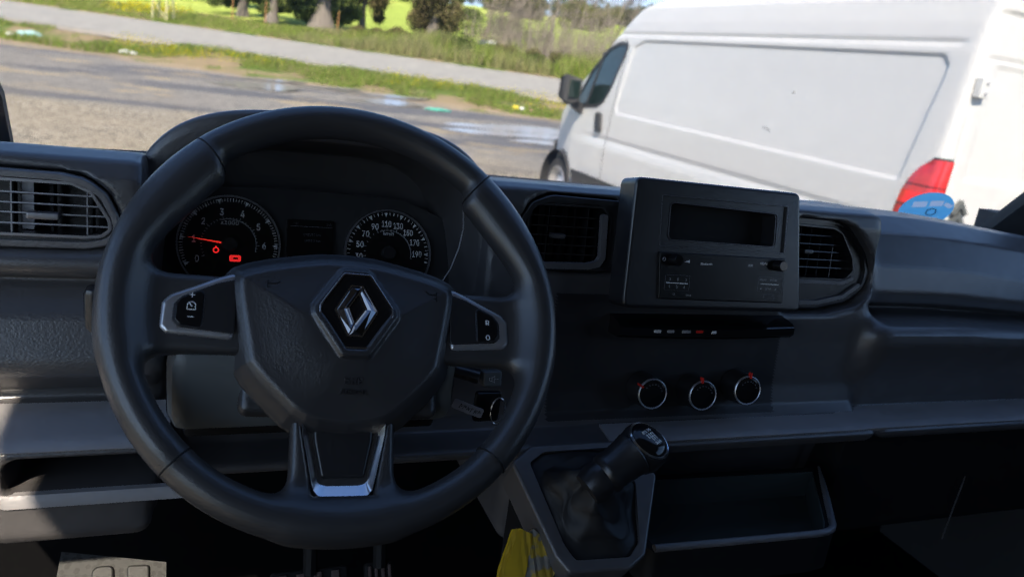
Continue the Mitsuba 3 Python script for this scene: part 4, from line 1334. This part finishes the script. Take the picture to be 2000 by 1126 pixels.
def branchy(root, top, r0, n, spread, rng, bend=.3):
    """A trunk with limbs: list of tubes and the limb ends."""
    k = np.linspace(0, 1, 8)
    wob = np.cumsum(rng.normal(size=(8, 3)) * .06 * bend, 0) * np.linalg.norm(top - root)
    wob[:, 2] = 0
    path = root + (top - root) * k[:, None] + wob * k[:, None]
    rad = r0 * (1 - .75 * k) * (1 + .9 * np.exp(-k * 9))
    out, ends = [tube(path, rad, 9)], []
    for i in range(n):
        t = rng.uniform(.22, 1.0)
        p = path[int(t * 7)] * (1 - (t * 7) % 1) + path[min(7, int(t * 7) + 1)] * ((t * 7) % 1)
        a = rng.uniform(0, 2 * math.pi)
        L = spread * rng.uniform(.5, 1.1) * (1.15 - .6 * t)
        up_ = rng.uniform(.1, .9)
        q = p + np.array([math.cos(a) * L, math.sin(a) * L, up_ * L])
        m = (p + q) / 2 + rng.normal(size=3) * .12 * L
        b = np.array([p, p * .5 + m * .5, m, m * .5 + q * .5 + rng.normal(size=3) * .04 * L, q])
        rr_ = r0 * (1 - .75 * t) * .5
        out.append(tube(b, np.linspace(rr_, rr_ * .2, 5), 6))
        ends += [m, q]
    return cat(out), np.array(ends)


def tree(rx, u, h, r0, spread, label, cols, nl, size, low, rng, n=14, drop=0.0, group='trees along the field beyond the road', clump=1.0, skirt=0):
    t = thing('tree', label, 'tree', group)
    b = dirpt(rx, u)
    root = b - [0, 0, .15]
    tr, ends = branchy(root, b + np.array([rng.normal() * .3, rng.normal() * .3, h]), r0, n, spread, rng)
    obj('trunk', tr, 'm_bark', t, smooth=60)
    ends = ends[ends[:, 2] > b[2] + low]
    per = max(1, nl // max(len(ends), 1))
    C, K = [], []
    for e in ends:
        R = clump * rng.uniform(.45, .95)
        d = rng.normal(size=(per, 3))
        d /= np.linalg.norm(d, axis=1, keepdims=True)
        C.append(e + d * (R * rng.uniform(.2, 1, (per, 1))**.5) * [1, 1, .8])
        K.append(tint(per, cols, rng, .2) * rng.uniform(.75, 1.2))
        if drop:
            m = per // 2
            d = rng.normal(size=(m, 3)) * [R * .5, R * .5, 0]
            C.append(e + d - np.array([0, 0, 1]) * rng.uniform(0, drop, (m, 1)))
            K.append(tint(m, cols, rng, .2))
    for _ in range(skirt):
        e = b + np.array([rng.normal() * spread * .55, rng.uniform(-.2, 1.2), rng.uniform(.75, 2.0)])
        R = rng.uniform(.3, .6)
        d = rng.normal(size=(500, 3))
        d /= np.linalg.norm(d, axis=1, keepdims=True)
        q = e + d * (R * rng.uniform(.1, 1, (500, 1))**.5) * [1, 1, 1.1]
        C.append(q)
        K.append(tint(500, cols, rng, .2) * rng.uniform(.7, 1.25))
    C, K = np.vstack(C), np.vstack(K)
    ok = C[:, 2] > b[2] + .25
    m, c = leaves(C[ok], size * rng.uniform(.7, 1.3, ok.sum()), K[ok], rng)
    obj('crown', m, 'm_leaf', t, smooth=False, color=c)
    return t


gt = np.random.default_rng(21)
GREEN = [(.10, .14, .04), (.125, .165, .05), (.155, .19, .06), (.075, .105, .03)]
OLIVE = [(.15, .145, .055), (.19, .17, .075), (.12, .115, .05), (.21, .175, .10)]
for (rx, u, h, r0, sp, lb, cols, nl, size, low, dr_) in (
        (.03, 50, 5.5, .22, 2.0, 'leafy tree left of the leaning pale trunk, dark at its foot', GREEN, 9000, .10, .55, .5),
        (.062, 47, 5.5, .24, 2.1, 'dense bushy tree close behind the weeds, second from the left of the dark group', GREEN, 9000, .10, .9, .5),
        (.12, 47.5, 6.0, .46, 2.4, 'big tree with a thick pale leaning trunk and low hanging foliage', GREEN, 9000, .11, 1.3, .6),
        (.005, 62, 6.0, .15, 2.2, 'tree on the left edge of the group with a bare pale trunk', GREEN, 6000, .12, 1.6, .3),
        (-.022, 66, 6.0, .14, 2.2, 'tree with its trunk showing beside the mast', GREEN, 6000, .12, 1.7, .3),
        (.168, 52, 5.0, .16, 1.5, 'thin tree with yellowish hanging branches right of the thick trunk', OLIVE, 4000, .10, .9, .8),
        (.258, 48.0, 4.6, .34, 1.25, 'brownish tree with ragged hanging foliage standing alone in front of the bright field', OLIVE, 9000, .09, .5, .9)):
    tree(rx, u, h, r0, sp, lb, cols, nl, size, low, gt, n=16, drop=dr_, skirt={.03: 22, .062: 26, .12: 16, .168: 8, .258: 30}.get(rx, 3))

# bare grey thicket right of the bright field
gb_ = np.random.default_rng(33)
ORD = 'first second third fourth fifth sixth seventh eighth ninth tenth eleventh twelfth thirteenth fourteenth fifteenth sixteenth seventeenth eighteenth nineteenth twentieth twenty-first twenty-second twenty-third twenty-fourth twenty-fifth twenty-sixth'.split()
for i, (rx, u, h) in enumerate(((.325, 50, 4.8), (.343, 52, 5.2), (.360, 49, 4.6), (.378, 51, 5.4), (.392, 48.5, 4.8), (.410, 50.5, 5.6), (.425, 48, 4.6), (.440, 50, 5.0), (.458, 49, 5.2), (.475, 51, 5.4), (.490, 48.5, 4.8), (.507, 50, 5.0), (.525, 49.5, 5.0))):
    k = thing('bare_tree', f'slender grey leafless tree, {ORD[i]} from the left in the thicket beside the white van', 'bare tree', 'bare grey trees of the thicket')
    b = dirpt(rx, u)
    tr, ends = branchy(b - [0, 0, .1], b + np.array([gb_.normal() * .5, gb_.normal() * .3, h]), .05, 15, 1.3, gb_, .6)
    tw = []
    for e in ends:
        for _ in range(7):
            d = gb_.normal(size=3) * .35
            d[2] = abs(d[2]) * 1.4
            q = e + d * gb_.uniform(.6, 1.6)
            tw.append(tube([e, (e + q) / 2 + gb_.normal(size=3) * .05, q], [.010, .008, .004], 4))
    for _ in range(60):
        a0_ = b + np.array([gb_.normal() * .7, gb_.normal() * .5, 0])
        q = a0_ + np.array([gb_.normal() * .35, gb_.normal() * .35, gb_.uniform(.8, 2.6)])
        tw.append(tube([a0_, (a0_ + q) / 2 + gb_.normal(size=3) * .1, q], [.017, .012, .006], 4))
    obj('trunk', tr, 'm_twig', k, smooth=60)
    obj('twigs', cat(tw), 'm_twig', k, smooth=False, kind='stuff')

# far bushes and trees along the skyline, each a thing
gf = np.random.default_rng(44)
FARC = [(.10, .125, .055), (.14, .165, .06), (.19, .20, .07), (.12, .125, .07)]
for i in range(26):
    rx = -.10 + .72 * (i + gf.uniform(-.4, .4)) / 26
    u = gf.uniform(170, 300)
    b = dirpt(rx, u)
    w, h = gf.uniform(5, 10), gf.uniform(3.0, 6.5)
    k = thing('far_tree', f'rounded tree on the far hillside, {ORD[i]} from the left along the skyline', 'tree', 'far trees on the hillside')
    n = 2600
    nb = 11
    cc = b + np.c_[gf.normal(size=nb) * w * .32, gf.normal(size=nb) * w * .3, gf.uniform(.25, .85, nb) * h]
    d = gf.normal(size=(n, 3))
    d /= np.linalg.norm(d, axis=1, keepdims=True)
    C = cc[gf.integers(0, nb, n)] + d * (gf.uniform(.3, 1, (n, 1))**.5) * w * .28
    C[:, 2] = np.maximum(C[:, 2], b[2] + .1)
    sh = FARC[int(gf.integers(0, 4))]
    m, c = leaves(C, .38 * gf.uniform(.7, 1.3, n), tint(n, [sh, FARC[int(gf.integers(0, 4))]], gf, .25), gf)
    obj('crown', m, 'm_leaf', k, smooth=False, color=c)
    obj('trunk', tube([b - [0, 0, .3], b + [0, 0, h * .6]], [.22, .12], 6), 'm_bark', k)
# scattered shrubs of the field's near edge
for (rx, u, w, h, cols, lb) in ((.225, 46.5, 1.5, .7, OLIVE, 'low dry shrub left of the ragged brownish tree'), (.285, 46, 2.0, .8, GREEN, 'low green shrub right of the ragged brownish tree'), (.18, 46, 1.3, .6, OLIVE, 'low tangled shrub under the hanging branches'),
                                (.335, 70, 5, 1.6, GREEN, 'long dark green hedge bush at the end of the bright field'), (.30, 110, 6, 2.0, GREEN, 'dark bush in the middle of the bright field'), (.315, 44.5, 1.8, .8, GREEN, 'green shrub at the left foot of the bare thicket'),
                                (.355, 44, 1.6, .7, OLIVE, 'dry shrub in front of the bare thicket'), (.40, 44, 1.5, .6, GREEN, 'green shrub in front of the bare thicket'), (.43, 45, 1.6, .7, OLIVE, 'dry shrub at the right of the bare thicket')):
    k = thing('shrub', lb, 'shrub')
    b = dirpt(rx, u)
    n = 2600
    nb = 8
    cc = b + np.c_[gf.normal(size=nb) * w * .35, gf.normal(size=nb) * w * .25, gf.uniform(.2, .7, nb) * h]
    d = gf.normal(size=(n, 3))
    d /= np.linalg.norm(d, axis=1, keepdims=True)
    C = cc[gf.integers(0, nb, n)] + d * (gf.uniform(.2, 1, (n, 1))**.5) * np.array([w * .25, w * .25, h * .4])
    C[:, 2] = np.maximum(C[:, 2], b[2] + .03)
    m, c = leaves(C, .06 * (u / 45) * gf.uniform(.7, 1.3, n), tint(n, cols, gf, .25), gf)
    scene[k] = mikit.ply(m, 'm_leaf', smooth=False, color=c)

# orange marker posts at the field's edge
mat('m_post', (0.38, 0.20, 0.08), 0.8)
for rx, lb in ((.0185, 'thin rusty post left of the thick trunk'), (.055, 'thin rusty post nearer the thick trunk'), (.139, 'thin grey post right of the thick trunk')):
    k = thing('post', lb, 'post')
    b = dirpt(rx, 45.5)
    scene[k] = mikit.ply(tube([b - [0, 0, .2], b + [0, 0, .6], b + [0.02, 0, 1.15]], [.028, .026, .022], 7), 'm_post', smooth=40)

# a bundle dumped in the weeds
mat('m_sackdark', (0.04, 0.05, 0.08), 0.5)
for rx, m_, w, lb in ((.338, 'm_litter_white', .62, 'white bundle lying in the weeds left of the thicket'), (.328, 'm_sackdark', .7, 'dark blue sack beside the white bundle in the weeds')):
    m = crumple(w, .5, .5, 9.0 + rx)
    m.apply_translation(dirpt(rx, 44.6) + np.array([0, 0, .55]))
    k = thing('bundle', lb, 'bundle')
    scene[k] = mikit.ply(m, m_, smooth=50)

# ------------------------------------------------------------------ the white van parked alongside
wv = thing('panel_van', 'large white high roof panel van parked ahead on the right with red rear lamp', 'van')
VX, VY = 3.80, 3.22              # its near side and its rear face


def white(p, n, uv):
    c = mix((0.475, 0.485, 0.49), (0.455, 0.465, 0.468), fbm(p.x * 2.0, p.y * 1.1, p.z * 2.6, 4))
    film = smoothstep(1.3, 0.45, p.z) * smoothstep(0.35, 0.7, fbm(p.x * 5, p.y * 3, p.z * 7, 3))
    return mix(c, (0.45, 0.44, 0.42), film * .3)


mat('m_vanpaint', proc(white), 0.30, spec=0.5, clearcoat=0.5, clearcoat_gloss=0.9)
mat('m_vandark', (0.028, 0.029, 0.031), 0.55)
mat('m_vanglass', (0.012, 0.022, 0.020), 0.04, spec=0.6)
mat('m_tyre', (0.022, 0.022, 0.022), 0.8)
mat('m_wheelsilver', (0.48, 0.48, 0.49), 0.4, 0.5)
mat('m_lampred', proc(lambda p, n, uv: mix((0.42, 0.012, 0.016), (0.55, 0.02, 0.02), noise(p.x * 30, p.y * 30, p.z * 25))), 0.12, spec=0.6, clearcoat=1.0, clearcoat_gloss=0.95)
mat('m_lampclear', (0.55, 0.52, 0.52), 0.15)
SEC = [(.05, .27), (.01, .42), (-.005, .62), (0, .92), (.012, 1.04), (.03, 1.34), (.10, 2.05), (.135, 2.22), (.18, 2.36), (.27, 2.46), (.55, 2.52), (1.025, 2.54)]
SEC = SEC + [(2.05 - x, z) for x, z in SEC[::-1][1:]]
OUT = [(0.0, .36), (.0, 2.42), (.06, 2.56), (3.45, 2.58), (3.78, 2.52), (4.06, 2.37), (4.40, 2.04), (4.75, 1.74), (5.10, 1.46), (5.45, 1.25), (5.72, 1.02), (5.86, .85), (5.95, .62), (5.94, .36)]
PANEL = [(.28, 1.30), (.20, 1.98), (.26, 2.035), (3.72, 2.045), (3.90, 1.98), (3.98, 1.38), (3.92, 1.315)]
DOORW = [(4.02, 2.00), (4.22, 2.01), (4.42, 1.95), (4.70, 1.71), (4.93, 1.38), (4.93, 1.31), (4.40, 1.345), (4.28, 1.40), (4.18, 1.55), (4.05, 1.90)]
AXLES = (1.05, 5.16)


def build_van(w0, w1, st):
    st = np.array(st)
    gs = np.arange(-.10, 6.05, st[0], dtype=np.float32)
    gw = np.arange(w0, w1, st[1], dtype=np.float32)
    gh = np.arange(.20, 2.66, st[2], dtype=np.float32)
    S, H = np.meshgrid(gs, gh, indexing='ij')
    W2, H2 = np.meshgrid(gw, gh, indexing='ij')
    S2, W3 = np.meshgrid(gs, gw, indexing='ij')
    sec = sd_poly(SEC, W2, H2)[None]
    # panel recess, creases and joints of the near and far side, as a depth over (s, h)
    pan = -sd_poly(pts2d(rpoly(PANEL, .025)), S, H)
    dep = .016 * sst(-.008, .014, pan)
    dep = dep + .012 * np.exp(-((H - 2.105) / .016)**2) * sst(.1, .2, S) * sst(4.4, 4.2, S)
    cr = 1.045 - .02 * np.clip((S - 1) / 4, 0, 1)
    dep = dep + .017 * sst(.045, .0, np.abs(H - cr)) * sst(4.75, 4.3, S) * sst(.28, .4, S)
    dep = dep - .014 * sst(1.0, .93, H) * sst(.55, .75, H)
    for a in AXLES:
        dep = dep - .035 * sst(.60, .46, np.hypot(S - a, H - .36)) * sst(.2, .3, H)
    dep = dep + .018 * sst(.03, -.01, sd_poly(pts2d(rpoly(DOORW, .04)), S, H))
    side = np.minimum(gw, 2.05 - gw)
    dmask = sst(.45, .25, side)
    F = sec + dep[:, None, :] * dmask[None, :, None]
    out = sd_poly(pts2d(rpoly(OUT, .08)), S, H)[:, None, :]
    F = smax(F, out, .10)
    plan = sd_poly(pts2d(rpoly([(0, .0), (4.3, 0), (4.9, .03), (5.5, .14), (5.85, .36), (5.98, .7), (5.98, 1.35), (5.85, 1.69), (5.5, 1.91), (4.9, 2.02), (4.3, 2.05), (0, 2.05)], .09)), S2, W3)[:, :, None]
    F = smax(F, plan - .0, .06)
    for a in AXLES:
        c = np.hypot(S - a, H - .36)[:, None, :] - .415
        F = smax(F, -np.maximum(c, (side - .34)[None, :, None]), .01)
    # rear doors: a step round them and their joints
    rd = np.maximum(np.abs(W2 - 1.025) - .90, np.maximum(.55 - H2, H2 - 2.285))
    stp = .030 * sst(.012, -.012, rd) - .016 * sst(-.0, -.02, rd + .03)
    blank = np.maximum(np.abs(np.abs(W2 - 1.025) - .45) - .33, np.maximum(1.36 - H2, H2 - 2.0))
    stp = stp + .014 * sst(.015, -.015, blank) + .014 * sst(.02, 0, np.abs(H2 - 2.03)) * (rd < -.05) + .02 * sst(.02, 0, np.abs(W2 - 1.025)) * (rd < 0)
    F = smax(F, (stp[None] - gs[:, None, None]), .03)
    m = nets(F.astype(np.float32), (gs[0], gw[0], gh[0]), st)
    v = m.vertices
    return trimesh.Trimesh(np.stack([VX + v[:, 1], VY + v[:, 0], v[:, 2]], 1), m.faces[:, ::-1], process=False)


def vw(s, w, h):
    return np.array([VX + w, VY + s, h])


_sh, _sw = np.array([z for x, z in SEC[:10]]), np.array([x for x, z in SEC[:10]])


def wside(h):
    return float(np.interp(h, _sh, _sw))


def on_side(poly, out, thick, dy=.05):
    """A plate following the near side's section, from a polygon over (s, h)."""
    m = ext(poly, 0, thick).subdivide().subdivide()
    v = m.vertices
    w = np.interp(v[:, 1], _sh, _sw) - out - v[:, 2] + thick * 0
    q = trimesh.Trimesh(np.stack([VX + w, VY + v[:, 0], v[:, 1]], 1), m.faces, process=False)
    return q


obj('body', cat([build_van(-.06, .545, (.015, .012, .0105)), build_van(.52, 2.13, (.030, .02, .02))]), 'm_vanpaint', wv, smooth=60)
dw = rpoly(DOORW, .04)
win = obj('side_window', on_side(dw.buffer(-.012), -.014, .004), 'm_vanglass', wv, smooth=False, label='dark glass of the front door')
obj('seal', on_side(dw.buffer(.012).difference(dw.buffer(-.020)), -.012, .012), 'm_vandark', win, smooth=False)
obj('divider', on_side(LineString([(4.52, 1.90), (4.66, 1.33)]).buffer(.018), -.010, .008), 'm_vandark', win, smooth=False)
gapline = LineString([(3.98, .50), (4.02, 1.30), (4.02, 1.98), (4.10, 2.06)])
obj('door_gap', on_side(gapline.buffer(.0025), .002, .003), 'm_vandark', wv, smooth=False)
obj('door_handle', on_side(rpoly([(4.17, 1.10), (4.27, 1.09), (4.345, 1.26), (4.32, 1.295), (4.22, 1.285), (4.16, 1.13)], .02), .004, .022), 'm_vandark', wv)
obj('sill_trim', on_side(rpoly([(2.2, .63), (4.66, .63), (4.60, .45), (2.2, .45)], .02), .016, .016), 'm_vandark', wv)
obj('sill_trim', on_side(rpoly([(1.55, .63), (2.18, .63), (2.18, .45), (1.50, .45)], .02), .016, .016), 'm_vandark', wv)
for a in AXLES:
    for sgn, w0 in ((1, .03), (-1, 2.02)):
        t_ = lathe([(.0, -.10), (.20, -.10), (.24, -.11), (.33, -.095), (.345, -.05), (.345, .05), (.33, .095), (.24, .11), (.20, .04), (0, .03)], 44)
        R_ = np.array([[0, 0, -sgn, 0], [1, 0, 0, 0], [0, 1, 0, 0], [0, 0, 0, 1.0]])
        t_.apply_transform(R_)
        t_.apply_translation(vw(a, w0 + .12 * sgn, .345))
        wk = obj('wheel', t_, 'm_tyre', wv, smooth=30)
        r_ = lathe([(.215, .108), (.225, .112), (.232, .105), (.20, .06), (.175, .045), (.12, .055), (.08, .075), (.06, .09), (0, .092)], 44)
        r_.apply_transform(R_)
        r_.apply_translation(vw(a, w0 + .12 * sgn, .345))
        obj('rim', r_, 'm_wheelsilver', wk)
        for q in range(10):
            b = q * math.pi / 5
            h_ = lathe([(0, .062), (.016, .062), (.018, .04)], 10)
            h_.apply_translation([.145 * math.cos(b), .145 * math.sin(b), 0])
            h_.apply_transform(R_)
            h_.apply_translation(vw(a, w0 + .12 * sgn, .345))
            obj('hole', h_, 'm_vandark', wk, smooth=False)
        lin = lathe([(.412, -.02), (.43, .34), (0, .34)], 40)
    lin.apply_transform(np.array([[0, 0, 1, 0], [1, 0, 0, 0], [0, 1, 0, 0], [0, 0, 0, 1.0]]))
    lin.apply_translation(vw(a, .02, .36))
    obj('arch_well', lin, 'm_vandark', wv)
# dark lower bumper corner ahead of the front wheel
obj('front_bumper', loft([[vw(s + (.04 if h > .4 else 0), w, h) for s, w in ((5.60, .16), (5.80, .30), (5.965, .66), (5.985, 1.02), (5.965, 1.39), (5.80, 1.75), (5.60, 1.89), (5.5, 1.5), (5.5, .5))] for h in (.28, .36, .62, .80, .84)]), 'm_vandark', wv)
# mirror
mir = obj('mirror', hull([vw(4.78 + s, w, h) for s, w, h in ((-.10, -.22, 1.37), (.03, -.25, 1.39), (.05, -.235, 1.60), (-.06, -.22, 1.64), (-.13, -.05, 1.60), (-.13, -.06, 1.37), (.06, -.06, 1.40), (.04, -.06, 1.58), (-.1, -.19, 1.31), (0, -.16, 1.31))]), 'm_vandark', wv, smooth=60)
obj('glass', hull([vw(4.78 - .13 - .01 * k, w, h) for k in (0, 1) for w, h in ((-.205, 1.40), (-.200, 1.585), (-.075, 1.58), (-.075, 1.40))]), 'm_vanglass', mir)
obj('arm', hull([vw(4.78 + s, w, h) for s in (-.05, .05) for w, h in ((-.08, 1.42), (-.08, 1.30), (.05, 1.32), (.05, 1.22))]), 'm_vandark', wv)
# rear lamp wrapping the corner


def lamp_shell(h0, h1, out, n=14):
    rows = []
    hs = np.linspace(h0, h1, n)
    for h in hs:
        sl = np.interp(h, [.80, 1.05, 1.17, 1.27, 1.35, 1.43, 1.455], [.205, .212, .208, .195, .160, .098, .05])
        wr = np.interp(h, [.80, 1.10, 1.25, 1.34, 1.42, 1.455], [.045, .05, .045, .035, .022, .015])
        w0 = wside(h)
        r = .05
        pts = [(sl + .045, w0 - .0)]
        pts += [(s_, w0) for s_ in np.linspace(sl, r, 5)]
        pts += [(r - r * math.sin(q), w0 + r - r * math.cos(q)) for q in np.linspace(.2, math.pi / 2, 6)]
        pts += [(0, w0 + r + wr * .4), (.0, w0 + r + wr)]
        A = np.array(pts)
        nrm = []
        for i in range(len(A)):
            t = A[min(i + 1, len(A) - 1)] - A[max(i - 1, 0)]
            nrm.append(np.array([t[1], t[0]]) * [-1, -1] if False else np.array([-abs(t[1]), -abs(t[0])]))
        N_ = np.array([q / (np.linalg.norm(q) + 1e-9) for q in nrm])
        A = A + N_ * out
        A[0] += -N_[0] * (out + .01)
        A[-1] += -N_[-1] * (out + .012)
        rows.append([vw(a_[0], a_[1], h) for a_ in A])
    P = np.array(rows)
    P[0, 1:-1] = P[0, 1:-1] * .5 + P[0, 1:-1].mean(0) * .0 + P[0, 1:-1] * .5
    m = grid(P)
    return m


lampk = obj('rear_lamp', lamp_shell(.80, 1.455, .016), 'm_lampred', wv, smooth=True, label='tall red rear lamp on the corner')
obj('lamp_edge', lamp_shell(.79, 1.468, .007), 'm_vandark', lampk, smooth=True)
obj('reflector', lamp_shell(1.185, 1.26, .0185, 4), 'm_lampbright', lampk, smooth=True)
mat('m_lampbright', (0.75, 0.02, 0.02), 0.15, spec=0.6)
obj('clear_lens', lamp_shell(1.00, 1.09, .0182, 4), 'm_lampclear', lampk, smooth=True)
for h in (1.30, 1.175):
    obj('lamp_joint', lamp_shell(h - .004, h + .004, .0186, 3), 'm_lampdark', lampk, smooth=True)
mat('m_lampdark', (0.12, 0.006, 0.008), 0.2)
# hinges, logo, rear lettering
for h in (1.87, 1.02, .72):
    hg = obj('hinge', rbox(VX + .045 + wside(h), VX + .115 + wside(h), VY - .022, VY + .03, h - .055, h + .055, .010), 'm_vanpaint', wv)
    for z in (-.028, .028):
        b = lathe([(0, .012), (.007, .012), (.010, 0)], 12)
        b.apply_transform(np.array([[1, 0, 0, 0], [0, 0, -1, 0], [0, 1, 0, 0], [0, 0, 0, 1.0]]))
        b.apply_translation([VX + .08 + wside(h), VY - .020, h + z])
        obj('bolt', b, 'm_wheelsilver', hg)
mat('m_chevron', (0.10, 0.11, 0.11), 0.5, 0.3)
yb = VY + .012
em = obj('chevron_emblem', None or cat([hull([(VX + x * 1.0, y, z) for y in (yb - .022, yb + .02) for x, z in q]) for q in (
    [(.200, 1.170), (.262, 1.245), (.262, 1.205), (.218, 1.155)], [(.262, 1.245), (.324, 1.170), (.306, 1.155), (.262, 1.205)],
    [(.200, 1.105), (.262, 1.180), (.262, 1.140), (.218, 1.090)], [(.262, 1.180), (.324, 1.105), (.306, 1.090), (.262, 1.140)])]), 'm_chevron', wv, smooth=False, label='grey double chevron emblem')
# small scratches and a dent mark
mat('m_scratch', (0.25, 0.25, 0.25), 0.6)
obj('scratch', on_side(LineString([(1.55, 1.435), (1.60, 1.452), (1.64, 1.45)]).buffer(.003), -.0138, .001), 'm_scratch', wv, smooth=False)
obj('scratch', on_side(Point(1.42, 1.73).buffer(.010), -.0138, .001), 'm_scratch', wv, smooth=False)
